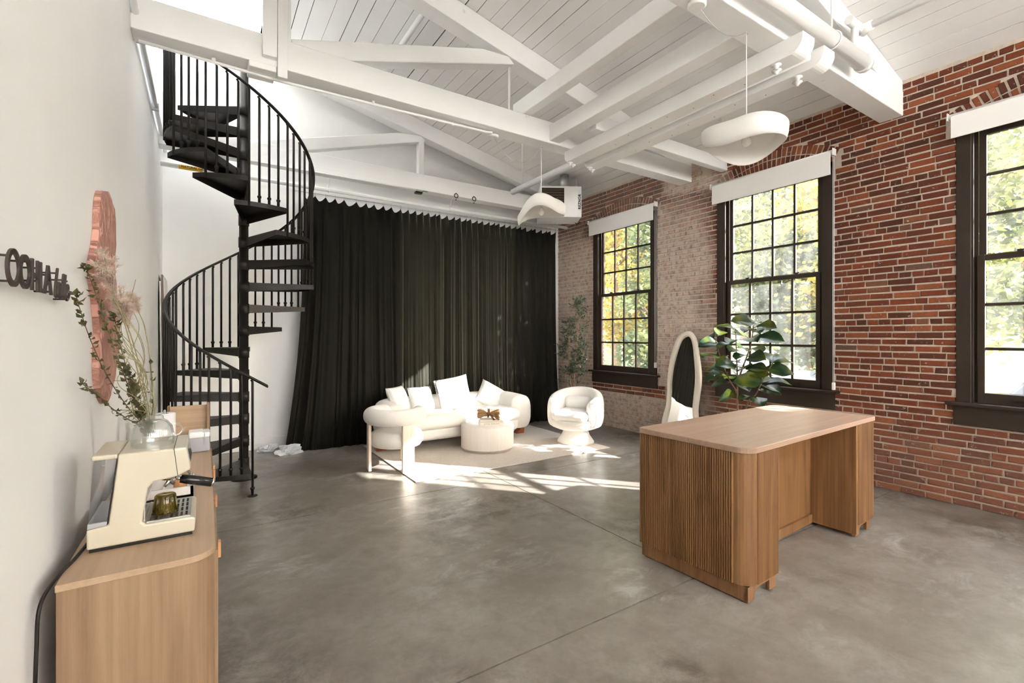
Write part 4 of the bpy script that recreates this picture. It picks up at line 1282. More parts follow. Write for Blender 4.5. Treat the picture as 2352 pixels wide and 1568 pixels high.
# ================================================================== desk
def arc_pts(cx, cy, r, a0, a1, n=8):
    return [(cx + r*math.cos(math.radians(a0+(a1-a0)*i/n)), cy + r*math.sin(math.radians(a0+(a1-a0)*i/n))) for i in range(n+1)]
DK = thing('reception_desk', 'oak desk with ribbed end panels in the middle of the floor', 'desk', (2.60, 1.53, 0), math.radians(2.5))
W_, D_ = 1.925, 0.80
outl = arc_pts(0.09, 0.09, 0.09, 180, 270) + [(W_, 0.0)] + [(W_, D_-0.09)] + arc_pts(W_-0.09, D_-0.09, 0.09, 0, 90) + arc_pts(0.03, D_-0.03, 0.03, 90, 180)
MB().prism(outl, 'z', 0.866, 0.900).build('desk_top', MT['desk_x'], DK, bevel=0.002, seg=1, world=False, recalc=True)
def flutes(a, b, z0, z1, n, depth=0.0095):
    """ribbed panel between two plan points; ribs stand out to the right of a->b"""
    a = Vector((*a, 0)); b = Vector((*b, 0)); t = (b-a); L = t.length; t.normalize(); o = Vector((t.y, -t.x, 0))
    mb = MB(); wv = L/n; pts = []
    for k in range(n):
        for q in range(5):
            s_ = k*wv + wv*(0.12 + 0.76*q/4); h = depth*math.sin(PI*q/4)**0.6
            pts.append(a + t*s_ + o*h)
    vs_ = [(p.x, p.y, z0) for p in pts] + [(p.x, p.y, z1) for p in pts]; m = len(pts)
    mb.add(vs_, [(i, i+1, m+i+1, m+i) for i in range(m-1)], False)
    return mb
lp = MB().prism(arc_pts(0.095, 0.095, 0.085, 180, 270) + [(0.345, 0.010), (0.345, 0.79), (0.010, 0.79)], 'z', 0.098, 0.866)
lp.build('pedestal', MT['desk_z'], DK, world=False, recalc=True)
f = flutes((0.010, 0.785), (0.010, 0.10), 0.10, 0.864, 45); 
f.build('ribbed_panel', MT['desk_z'], DK, world=False)['kind'] = 'stuff'
flutes((0.10, 0.010), (0.345, 0.010), 0.10, 0.864, 18).build('ribbed_panel', MT['desk_z'], DK, world=False)['kind'] = 'stuff'
MB().box((1.58, 0.010, 0.098), (1.90, 0.79, 0.866)).build('pedestal', MT['desk_z'], DK, world=False, bevel=0.003)
MB().box((1.568, 0.010, 0.03), (1.58, 0.79, 0.866)).build('inner_panel', MT['desk_z'], DK, world=False)
flutes((1.60, 0.010), (1.90, 0.010), 0.10, 0.864, 22).build('ribbed_panel', MT['desk_z'], DK, world=False)['kind'] = 'stuff'
MB().box((0.345, 0.33, 0.098), (1.58, 0.35, 0.866)).build('modesty_panel', MT['desk_z'], DK, world=False)
MB().box((0.345, 0.315, 0.025), (1.58, 0.345, 0.095)).build('plinth', MT['desk_z'], DK, world=False, bevel=0.003)
MB().box((0.50, 0.31, 0.12), (0.64, 0.33, 0.47)).build('access_panel', MT['oak_z'], DK, world=False, bevel=0.003)
MB().box((0.022, 0.02, 0.010), (0.045, 0.78, 0.098)).build('plinth', MT['desk_z'], DK, world=False, bevel=0.003)
for (a, b) in ((0.022, 0.345), (1.585, 0.885+1.0)):
    n_ = [(a, 0.010), (a+0.075, 0.010), (a+0.075, 0.04), (a+0.095, 0.065)] + [(a+0.12, 0.072), (b-0.075, 0.072), (b-0.075, 0.010), (b-0.035, 0.010), (b-0.035, 0.010), (b, 0.012), (b, 0.098), (a, 0.098)]
    n_ = [p for i, p in enumerate(n_) if i == 0 or p != n_[i-1]]
    MB().prism(n_, 'y', 0.022, 0.045).build('plinth', MT['desk_z'], DK, world=False, recalc=True)
    MB().prism(n_, 'y', 0.755, 0.778).build('plinth', MT['desk_z'], DK, world=False, recalc=True)
for (cx, cy) in ((0.17, 0.09), (0.17, 0.70), (1.74, 0.09), (1.74, 0.70)):
    MB().tube([(cx-0.012, cy, 0.030), (cx+0.012, cy, 0.030)], 0.029, 14).box((cx-0.016, cy-0.012, 0.045), (cx+0.016, cy+0.012, 0.10)).build('caster', MT['black_plastic'], DK, world=False)

# ================================================================== sideboard
SX0, SX1, SY0, SY1, SZ = -0.387, 0.035, 1.985, 4.10, 0.78
SB = thing('sideboard', 'light oak sideboard with rounded corners against the left wall', 'sideboard', ((SX0+SX1)/2, 3.04, 0))
def rr_outline(i):
    return [(SX0+i, SY0+i), ] + arc_pts(SX1-0.09-i, SY0+0.09+i, 0.09, -90, 0) + arc_pts(SX1-0.09-i, SY1-0.09-i, 0.09, 0, 90) + [(SX0+i, SY1-i)]
MB().prism(rr_outline(0.0), 'z', SZ-0.022, SZ).build('top', MT['oak_y'], SB, bevel=0.002, seg=1, recalc=True)
MB().prism(rr_outline(0.003), 'z', 0.05, SZ-0.0225).build('body', MT['oak_z'], SB, recalc=True)
MB().prism(rr_outline(0.03), 'z', 0.0, 0.05).build('plinth', MT['oak_z'], SB, recalc=True)
for i in range(3):
    ya = SY0 + 0.10 + i*0.638
    d = MB().box((SX1-0.006, ya+0.002, 0.06), (SX1+0.008, ya+0.634, SZ-0.03)).build('door', MT['oak_z'], SB, bevel=0.003)
    for hy in ((0.06,) if i != 1 else (0.06, 0.57)):
        MB().box((SX1+0.008, ya+hy, SZ-0.085), (SX1+0.018, ya+hy+0.03, SZ-0.025)).build('pull_tab', MT['leather_tan'], d, bevel=0.002)

# ================================================================== espresso machine
EM = thing('espresso_machine', 'cream espresso machine at the near end of the sideboard', 'espresso machine', (-0.19, 2.35, SZ))
Y0, Y1 = 2.21, 2.50
ce_ = MT['cream_enamel']
MB().prism([(-0.349, 0.793), (-0.033, 0.793), (-0.029, 0.842), (-0.040, 0.850), (-0.185, 0.850), (-0.194, 0.862), (-0.177, 0.983), (-0.160, 1.003), (-0.084, 1.014), (-0.045, 1.034), (-0.058, 1.120), (-0.262, 1.120), (-0.290, 0.870), (-0.349, 0.864)], 'y', Y0, Y1).build('body', ce_, EM, bevel=0.009, seg=3, recalc=True)
MB().box((-0.336, Y0+0.002, 1.104), (-0.264, Y1-0.002, 1.121)).build('tank_lid', ce_, EM, bevel=0.006)
MB().prism([(-0.345, 0.885), (-0.294, 0.885), (-0.268, 1.103), (-0.331, 1.103)], 'y', Y0+0.004, Y1-0.004).build('water_tank', MT['tank_plastic'], EM, bevel=0.006, recalc=True)
MB().prism([(-0.347, 0.866), (-0.294, 0.871), (-0.293, 0.884), (-0.346, 0.884)], 'y', Y0+0.003, Y1-0.003).build('tank_base', MT['grey_plastic'], EM, recalc=True)
MB().prism([(-0.293, 0.886), (-0.289, 0.886), (-0.263, 1.103), (-0.267, 1.103)], 'y', Y0-0.001, Y0+0.01).build('tank_seal', MT['black_plastic'], EM, recalc=True)
MB().box((-0.343, Y0+0.008, SZ+0.0005), (-0.040, Y1-0.008, 0.794)).build('foot', MT['black_plastic'], EM)
MB().prism([(-0.0865, 1.0135), (-0.0845, 1.0138), (-0.0965, 1.1205), (-0.0985, 1.1205)], 'y', Y0-0.0006, Y1+0.0006).build('seam', MT['gap_dark'], EM, recalc=True)
gt = MB().box((-0.182, Y0+0.022, 0.848), (-0.046, Y1-0.022, 0.8535)).build('drip_grate', MT['brushed_steel'], EM, bevel=0.001, seg=1)
for r_ in range(4):
    for q in range(8):
        x_ = -0.174 + q*0.0158; y_ = Y0+0.03 + r_*0.058
        MB().box((x_, y_, 0.8536), (x_+0.0075, y_+0.045, 0.8542)).build('slot', MT['gap_dark'], gt)
MB().box((-0.192, Y0+0.03, 0.853), (-0.186, Y1-0.03, 0.985)).build('splash_plate', MT['chrome'], EM, bevel=0.002)
pf = MB().lathe([(0.031, 0.0), (0.031, -0.022), (0.026, -0.030), (0.010, -0.034)], (-0.118, 2.345, 1.006), 20).build('portafilter', MT['chrome'], EM, recalc=True)
MB().tube([(-0.095, 2.34, 0.978), (-0.078, 2.335, 0.972)], 0.008, 10).tube([(-0.118, 2.345, 0.975), (-0.122, 2.335, 0.965), (-0.134, 2.33, 0.950)], [0.009, 0.008, 0.006], 8).tube([(-0.118, 2.345, 0.975), (-0.116, 2.352, 0.965), (-0.104, 2.356, 0.950)], [0.009, 0.008, 0.006], 8).build('spout', MT['chrome'], pf)
MB().tube([(-0.080, 2.335, 0.972), (-0.060, 2.332, 0.967), (0.026, 2.325, 0.942)], [0.0165, 0.0185, 0.0175], 16).build('handle', MT['black_plastic'], pf)
MB().tube([(0.026, 2.325, 0.942), (0.033, 2.3245, 0.940)], [0.0178, 0.0155], 16).build('handle_cap', MT['chrome'], pf)
MB().tube([(-0.085, 2.455, 1.012), (-0.066, 2.46, 0.98), (-0.052, 2.462, 0.955)], 0.005, 8).tube([(-0.054, 2.462, 0.958), (-0.045, 2.464, 0.936)], 0.008, 10).build('steam_wand', MT['chrome'], EM)
MB().prism([(-0.0475, 1.050), (-0.0462, 1.050), (-0.0545, 1.102), (-0.0558, 1.102)], 'y', Y0+0.05, Y1-0.05).build('control_panel', MT['chrome'], EM, recalc=True)
# cord
o = MB().tube(catmull([Vector(p) for p in ((-0.352, 2.30, 0.80), (-0.372, 2.18, 0.786), (-0.392, 2.06, 0.782), (-0.412, 1.955, 0.745), (-0.416, 1.935, 0.62), (-0.418, 1.93, 0.45), (-0.410, 1.925, 0.33), (-0.414, 1.93, 0.15), (-0.405, 1.95, 0.007), (-0.35, 1.80, 0.006))], 8), 0.0055, 8).build('power_cord', MT['black_paint'])
tag(o, 'black power cord dropping beside the sideboard', 'cord')
# amber ribbed tumbler standing upside down on the drip tray
rib = lambda a, z: 1 + 0.018*math.cos(26*a)
o = MB().lathe([(0.040, 0.0), (0.042, 0.004), (0.034, 0.066), (0.030, 0.070), (0.002, 0.070), (0.002, 0.064), (0.029, 0.063), (0.037, 0.004)], (-0.130, 2.318, 0.8545), 78, rf=rib, caps=False).build('tumbler', MT['amber_glass'], None, recalc=True)
tag(o, 'amber ribbed glass tumbler on the drip tray', 'glass')
# clear ribbed mug upside down on the machine
MG = thing('glass_mug', 'clear ribbed glass mug upside down on the espresso machine', 'mug', (-0.170, 2.325, 1.1205))
prof = [(0.066, 0.0), (0.068, 0.004), (0.068, 0.035), (0.062, 0.070), (0.048, 0.092), (0.040, 0.098), (0.034, 0.102), (0.034, 0.112), (0.031, 0.1145), (0.002, 0.1145)]
rib2 = lambda a, z: 1 + (0.012*math.cos(52*a) if 0.01 < z < 0.09 else 0)
MB().lathe(prof, (0, 0, 0), 156, rf=rib2, caps=False).build('bowl', MT['thin_glass'], MG, world=False)
MB().lathe([(0.064, 0.0), (0.065, 0.035), (0.059, 0.068), (0.045, 0.089), (0.030, 0.097), (0.002, 0.098)], (0, 0, 0), 40, caps=False).build('inner_wall', MT['thin_glass'], MG, world=False)
MB().tube(catmull([Vector(p) for p in ((0.060, 0.02, 0.072), (0.082, 0.028, 0.070), (0.094, 0.032, 0.050), (0.084, 0.028, 0.030), (0.066, 0.022, 0.026))], 6), 0.0065, 10).build('handle', MT['thin_glass'], MG, world=False)
# tray with odds and ends behind the machine
simple('terrazzo', (0.72, 0.70, 0.67), 0.5, var=0.05)
TR = thing('terrazzo_tray', 'speckled white tray on the sideboard behind the espresso machine', 'tray', (-0.14, 2.86, SZ))
MB().box((-0.235, 2.74, SZ), (-0.045, 2.98, SZ+0.012)).box((-0.235, 2.74, SZ), (-0.045, 2.752, SZ+0.05)).box((-0.235, 2.968, SZ), (-0.045, 2.98, SZ+0.05)).box((-0.235, 2.74, SZ), (-0.223, 2.98, SZ+0.05)).box((-0.057, 2.74, SZ), (-0.045, 2.98, SZ+0.05)).build('tray_body', MT['terrazzo'], TR)
o = MB().lathe([(0.028, 0), (0.028, 0.05), (0.022, 0.056), (0.01, 0.057)], (-0.10, 2.83, SZ+0.013), 18).build('tamper', MT['leather_tan'], None, recalc=True)
tag(o, 'small wooden tamper standing in the speckled tray', 'tamper')
# paper towel roll
PT = thing('paper_towel', 'white paper towel roll standing behind the dried stems', 'paper towel', (-0.205, 3.60, SZ))
MB().lathe([(0.02, 0.0), (0.055, 0.0), (0.055, 0.28), (0.02, 0.28)], (0, 0, 0.012), 28, caps=False).build('roll', MT['paper_white'], PT, world=False, recalc=True)
MB().lathe([(0.07, 0.0), (0.07, 0.012), (0.008, 0.012), (0.008, 0.31), (0.002, 0.315)], (0, 0, 0), 20).build('holder', MT['chrome'], PT, world=False, recalc=True)
# wooden box standing on edge
WB = thing('wooden_box', 'shallow light wood box standing upright on the sideboard', 'box', (-0.085, 3.98, SZ))
MB().box((-0.20, 3.985, SZ), (0.020, 4.0, 1.062)).build('back_panel', MT['oak_x'], WB, bevel=0.002, seg=1)
MB().box((0.012, 3.93, SZ), (0.030, 4.002, 1.078)).build('side_panel', MT['oak_z'], WB, bevel=0.002, seg=1)
MB().box((-0.212, 3.93, SZ), (-0.20, 4.002, 1.07)).build('side_panel', MT['oak_z'], WB, bevel=0.002, seg=1)
# white lidded canister
WC = thing('white_canister', 'white flip-lid canister at the far end of the sideboard', 'canister', (-0.03, 3.80, SZ))
MB().rbox((-0.030, 3.82, SZ+0.048), (0.118, 0.15, 0.096), 0.012).build('canister_body', MT['grey_plastic'], WC)
ld = MB().rbox((-0.030, 3.82, SZ+0.110), (0.122, 0.154, 0.034), 0.012).build('lid', MT['white_plastic'], WC)
MB().box((-0.002, 3.738, SZ+0.06), (0.002, 3.744, SZ+0.125)).build('latch', MT['grey_plastic'], ld)
MB().box((-0.088, 3.76, SZ+0.127), (-0.01, 3.88, SZ+0.132)).build('handle', MT['white_plastic'], ld, bevel=0.002)

# ================================================================== wall sign
SG = thing('wall_sign', 'dark brown raised lettering sign on the left wall', 'sign', (XL, 1.95, 1.675))
simple('sign_brown', (0.030, 0.021, 0.017), 0.5, var=0.05)
XS = -0.405
def ring_letter(yc, zc2, ry, rz, w):
    n = 40; mb = MB(); vs_ = []
    for x_ in (XS, XS+0.006):
        for (a_, b_) in ((ry, rz), (ry-w, rz-w)):
            vs_ += [(x_, yc + a_*math.cos(2*PI*k/n), zc2 + b_*math.sin(2*PI*k/n)) for k in range(n)]
    fs = []
    for k in range(n):
        l = (k+1) % n
        fs += [(k, l, n+l, n+k), (2*n+k, 3*n+k, 3*n+l, 2*n+l), (k, 2*n+k, 2*n+l, l), (n+k, n+l, 3*n+l, 3*n+k)]
    return mb.add(vs_, fs)
BZ = 1.6755; LH = 0.088
ring_letter(1.676, BZ+LH/2, 0.050, 0.048, 0.0135).build('letter', MT['sign_brown'], SG, recalc=True)
ring_letter(1.768, BZ+LH/2, 0.046, 0.046, 0.0135).build('letter', MT['sign_brown'], SG, recalc=True)
def bars(polys):
    mb = MB()
    for q in polys: mb.prism(q, 'x', XS, XS+0.006)
    mb.build('letter', MT['sign_brown'], SG, recalc=True)
def rect(y0, y1, z0, z1): return [(y0, z0), (y1, z0), (y1, z1), (y0, z1)]
zt = BZ+LH
bars([rect(1.823, 1.837, BZ, zt), rect(1.874, 1.888, BZ, zt), rect(1.837, 1.874, BZ+0.036, BZ+0.050)])
bars([rect(1.903, 1.917, BZ, zt), rect(1.917, 1.952, BZ, BZ+0.012)])
bars([[(1.945, BZ), (1.959, BZ), (1.994, zt), (1.981, zt)], [(2.017, BZ), (2.032, BZ), (1.996, zt), (1.983, zt)], rect(1.963, 2.012, BZ+0.028, BZ+0.040)])
def script(pts, w=0.0040):
    MB().tube(catmull([Vector((XS+0.003, a, b)) for a, b in pts], 6), w, 8).build('letter', MT['sign_brown'], SG)
script([(2.100, zt+0.004), (2.085, BZ+0.055), (2.070, BZ+0.012), (2.078, BZ-0.002), (2.092, BZ+0.004)])
script([(2.132, BZ+0.045), (2.112, BZ+0.046), (2.096, BZ+0.018), (2.104, BZ+0.0), (2.124, BZ+0.016), (2.134, BZ+0.046), (2.126, BZ+0.010), (2.136, BZ-0.002), (2.146, BZ+0.006)])
script([(2.180, zt-0.006), (2.164, BZ+0.040), (2.152, BZ+0.008), (2.160, BZ-0.002), (2.172, BZ+0.006)])
script([(2.206, zt-0.006), (2.190, BZ+0.040), (2.178, BZ+0.008), (2.186, BZ-0.002), (2.200, BZ+0.006)])
script([(2.158, BZ+0.060), (2.222, BZ+0.062)], 0.0036)
script([(2.216, BZ+0.022), (2.244, BZ+0.034), (2.240, BZ+0.050), (2.222, BZ+0.044), (2.210, BZ+0.016), (2.222, BZ-0.003), (2.246, BZ+0.004), (2.262, BZ+0.024)])
for (a, b) in ((1.64, BZ+0.07), (1.70, BZ+0.012), (1.80, BZ+0.075), (1.88, BZ+0.03), (1.91, BZ+0.07), (2.0, BZ+0.06), (2.02, BZ+0.01), (2.095, zt-0.012), (2.16, BZ+0.06), (2.24, BZ+0.0)):
    MB().tube([(XL, a, b), (XS+0.003, a, b)], 0.003, 6).build('standoff_pin', MT['sign_brown'], SG)

# ================================================================== pink wall panel
PK = [(3.098, 2.267), (2.985, 2.235), (2.927, 2.15), (2.912, 2.05), (2.862, 1.96), (2.80, 1.88), (2.806, 1.80), (2.880, 1.69), (2.925, 1.57), (2.905, 1.45), (2.910, 1.36), (2.970, 1.28), (3.074, 1.22), (3.172, 1.212), (3.334, 1.291), (3.437, 1.38), (3.483, 1.501), (3.500, 1.625), (3.437, 1.745), (3.377, 1.861), (3.350, 1.952), (3.377, 2.147), (3.325, 2.245), (3.198, 2.288)]
loop = catmull([Vector((0, a, b)) for a, b in PK], 5, closed=True)
c0 = Vector((0, 3.16, 1.75))
mb = MB(); m = len(loop); vs_ = []; NR = 16
for (x_, s_) in ((XL+0.001, 1.0), (XL+0.026, 1.0)):
    vs_ += [(x_, p.y, p.z) for p in loop]
for r_ in range(1, NR):
    s_ = 1 - r_/NR
    for p in loop:
        q = c0 + (p-c0)*s_
        q.y = p.y*0 + (c0.y + (p.y-c0.y)*s_)
        g = noise.fractal(Vector((q.y*7, q.z*2.2, 0)), 1.0, 2.0, 4)
        vs_.append((XL+0.030 + 0.006*abs(math.sin(q.y*26 + 2.5*g)) + 0.003*g, q.y, q.z))
fs = [(i, (i+1) % m, m+(i+1) % m, m+i) for i in range(m)]
for r_ in range(NR-1):
    a_ = (1+r_)*m; b_ = (2+r_)*m
    fs += [(a_+i, a_+(i+1) % m, b_+(i+1) % m, b_+i) for i in range(m)]
fs.append(tuple(NR*m + i for i in range(m)))
mb.add(vs_, fs, False)
o = mb.build('wall_panel', MT['pink_plaster'], None, recalc=True)
tag(o, 'wavy pink carved panel hung on the left wall', 'wall art')

# ================================================================== dried arrangement in a vase
VA = thing('dried_arrangement', 'vase of dried pampas and twisted leafy branches behind the espresso machine', 'dried flowers', (-0.222, 2.87, SZ))
MB().lathe([(0.045, 0.0), (0.062, 0.06), (0.065, 0.14), (0.045, 0.23), (0.030, 0.27), (0.034, 0.29), (0.028, 0.285), (0.026, 0.26)], (-0.222, 2.87, SZ), 26, caps=False).build('vase', MT['terracotta_pot'], VA)
rd = random.Random(14)
def branch(pts, nl, size=0.032):
    P = catmull([Vector(p) for p in pts], 8)
    b = MB().tube(P, [0.0028*(1-0.6*i/len(P)) for i in range(len(P))], 5).build('branch', MT['dry_twig'], VA)
    mb = MB()
    for q in range(nl):
        t = 0.08 + 0.92*q/(nl-1); i = min(int(t*(len(P)-1)), len(P)-2)
        p = P[i]; tg = (P[i+1]-P[i]).normalized()
        for rep in range(rd.choice((1, 2, 2))):
            d = (tg*rd.uniform(0.1, 0.8) + Vector((rd.uniform(-1, 1), rd.uniform(-1, 1), rd.uniform(-0.7, 0.7)))).normalized()
            s_ = size*rd.uniform(0.6, 1.2)
            u = d.cross(Vector((rd.uniform(-1, 1), rd.uniform(-1, 1), 1))).normalized(); nn = d.cross(u)
            q0 = p; q1 = p + d*s_*0.5 + u*s_*0.32 + nn*s_*0.10; q2 = p + d*s_ - nn*s_*0.15; q3 = p + d*s_*0.5 - u*s_*0.32 + nn*s_*0.10; qm = p + d*s_*0.5
            if min(v.x for v in (q1, q2, q3)) < XL+0.004: continue
            mb.add([q0, q1, q2, q3, qm], [(0, 1, 4), (1, 2, 4), (2, 3, 4), (3, 0, 4)], False)
    o = mb.build('leaves', MT['dry_leaf'], b); o['kind'] = 'stuff'
base = (-0.222, 2.87, 1.0)
branch([base, (-0.232, 2.867, 1.1), (-0.288, 2.808, 1.288), (-0.336, 2.72, 1.492), (-0.362, 2.617, 1.642), (-0.395, 2.581, 1.783), (-0.405, 2.529, 1.834)], 48, 0.030)
branch([base, (-0.235, 2.845, 1.104), (-0.298, 2.755, 1.234), (-0.347, 2.607, 1.385), (-0.380, 2.488, 1.533), (-0.395, 2.378, 1.656), (-0.400, 2.347, 1.707)], 42, 0.028)
branch([base, (-0.243, 2.838, 1.106), (-0.291, 2.691, 1.184), (-0.328, 2.571, 1.25), (-0.363, 2.499, 1.315), (-0.385, 2.453, 1.346), (-0.395, 2.426, 1.37)], 34, 0.026)
branch([base, (-0.225, 2.862, 1.09), (-0.263, 2.851, 1.22), (-0.299, 2.839, 1.367), (-0.339, 2.841, 1.55), (-0.349, 2.823, 1.65)], 60, 0.034)
branch([base, (-0.225, 2.862, 1.09), (-0.251, 2.843, 1.178), (-0.277, 2.824, 1.265), (-0.288, 2.808, 1.348), (-0.313, 2.824, 1.409)], 44, 0.034)
branch([base, (-0.221, 2.884, 1.096), (-0.214, 2.938, 1.227), (-0.224, 2.98, 1.332), (-0.231, 3.009, 1.407)], 8, 0.03)
def plume(pts, ln, wd, nst, sd_):
    """a pampas head: drooping strands, each carrying fine hairs"""
    P = catmull([Vector(p) for p in pts], 10)
    r_ = random.Random(sd_)
    b = MB().tube(P, [0.0035*(1-0.5*i/len(P)) for i in range(len(P))], 6).build('pampas_stem', MT['dry_stem'], VA)
    tot = sum((P[i+1]-P[i]).length for i in range(len(P)-1))
    start = 1 - ln/tot
    hair = MB(); core = MB()
    for q in range(nst):
        t = start + (1-start)*(q/nst)*0.72; i = min(int(t*(len(P)-1)), len(P)-2)
        p = P[i].copy(); tg = (P[i+1]-P[i]).normalized()
        side = Vector((r_.gauss(0, 1)*0.5, r_.gauss(0, 1), r_.gauss(0, 0.35))); side = (side - tg*side.dot(tg)).normalized()
        L = ln*r_.uniform(0.45, 0.72)*(1 - 0.35*(q/nst))
        n = 14; S = []
        sp_ = r_.uniform(0.2, 1.0)
        for k in range(n+1):
            u = k/n
            v = p + tg*L*u*(1-0.15*u) + side*wd*sp_*(u**0.8) + Vector((0, 0, -0.045*u*u*sp_)) + Vector((r_.uniform(-1, 1), r_.uniform(-1, 1), r_.uniform(-1, 1)))*0.0015
            v.x = max(v.x, XL+0.016); S.append(v)
        core.tube(S, [0.0011*(1-0.7*k/n) for k in range(n+1)], 3, caps=False)
        for h in range(70):
            u = r_.random(); k = min(int(u*n), n-1); o_ = S[k].lerp(S[k+1], u*n-k); tt = (S[k+1]-S[k]).normalized()
            d_ = (tt*0.8 + Vector((r_.gauss(0, 1), r_.gauss(0, 1), r_.gauss(0, 1)))*0.55).normalized()
            e = o_ + d_*r_.uniform(0.010, 0.024)
            e.x = max(e.x, XL+0.010)
            w_ = tt.cross(d_).normalized()*0.00055
            hair.add([o_-w_, o_+w_, e+w_*1.5, e-w_*1.5], [(0, 1, 2, 3)])
    o = hair.build('plume', MT['plume'], b); o['kind'] = 'stuff'
    o = core.build('plume_strands', MT['plume_core'], b); o['kind'] = 'stuff'
plume([base, (-0.221, 2.884, 1.096), (-0.263, 2.851, 1.364), (-0.313, 2.824, 1.611), (-0.352, 2.758, 1.783), (-0.372, 2.69, 1.90)], 0.27, 0.060, 44, 1)
plume([base, (-0.213, 2.878, 1.096), (-0.257, 2.907, 1.36), (-0.295, 2.908, 1.54), (-0.326, 2.892, 1.653), (-0.33, 2.835, 1.76)], 0.26, 0.075, 52, 2)
plume([base, (-0.204, 2.872, 1.096), (-0.225, 3.005, 1.374), (-0.258, 3.086, 1.584), (-0.287, 3.105, 1.674), (-0.307, 3.082, 1.74)], 0.18, 0.045, 30, 3)
for q in range(16):
    a = rd.uniform(-0.06, 0.05); hgt = rd.uniform(0.3, 0.75)
    p = [Vector(base), Vector((-0.22, 2.875+a*0.2, 1.1))]
    ph_ = rd.uniform(0, 6)
    for s_ in range(1, 7):
        t = s_/6
        p.append(Vector((-0.23 - 0.10*t + 0.045*math.sin(ph_+t*7), 2.88 + a*t*2 + 0.09*math.cos(ph_*1.3+t*6), 1.1 + hgt*t - (0.25*t*t if q % 3 == 0 else 0))))
    for v in p: v.x = max(v.x, XL+0.01)
    MB().tube(catmull(p, 7), 0.0016, 5).build('curly_stem', MT['dry_stem'], VA)

# ================================================================== fig plant and olive tree
FG = thing('fig_plant', 'fiddle leaf fig plant standing behind the desk', 'potted plant', (5.22, 3.20, 0))
MB().lathe([(0.13, 0.0), (0.15, 0.02), (0.18, 0.30), (0.185, 0.34), (0.165, 0.34), (0.16, 0.30)], (5.22, 3.20, 0.0), 30, caps=False).lathe([(0.13, 0.0), (0.001, 0.0)], (5.22, 3.20, 0.002), 30, caps=False).build('pot', MT['terracotta_pot'], FG)
MB().lathe([(0.16, 0.29), (0.08, 0.31), (0.002, 0.312)], (5.22, 3.20, 0), 24, caps=False).build('soil', MT['soil'], FG)
FSTEMS = [[(5.22, 3.20, 0.30), (5.22, 3.22, 0.76), (5.22, 3.22, 1.05), (5.22, 3.23, 1.3), (5.22, 3.24, 1.59)],
[(5.23, 3.21, 0.30), (5.22, 3.22, 0.79), (5.22, 3.23, 0.89), (5.22, 3.33, 1.04), (5.22, 3.45, 1.32), (5.22, 3.49, 1.48)],
[(5.22, 3.18, 0.30), (5.22, 3.1, 0.76), (5.22, 3.0, 0.88), (5.22, 2.89, 1.11), (5.22, 2.81, 1.24)],
[(5.22, 3.22, 0.95), (5.22, 3.18, 1.11), (5.22, 3.11, 1.29), (5.22, 3.06, 1.44), (5.22, 3.02, 1.67)]]
stems = []
for st in FSTEMS:
    P = catmull([Vector(p) for p in st], 8); stems.append(P)
    MB().tube(P, [0.011*(1-0.55*i/len(P)) for i in range(len(P))], 7).build('stem', MT['trunk_brown'], FG)
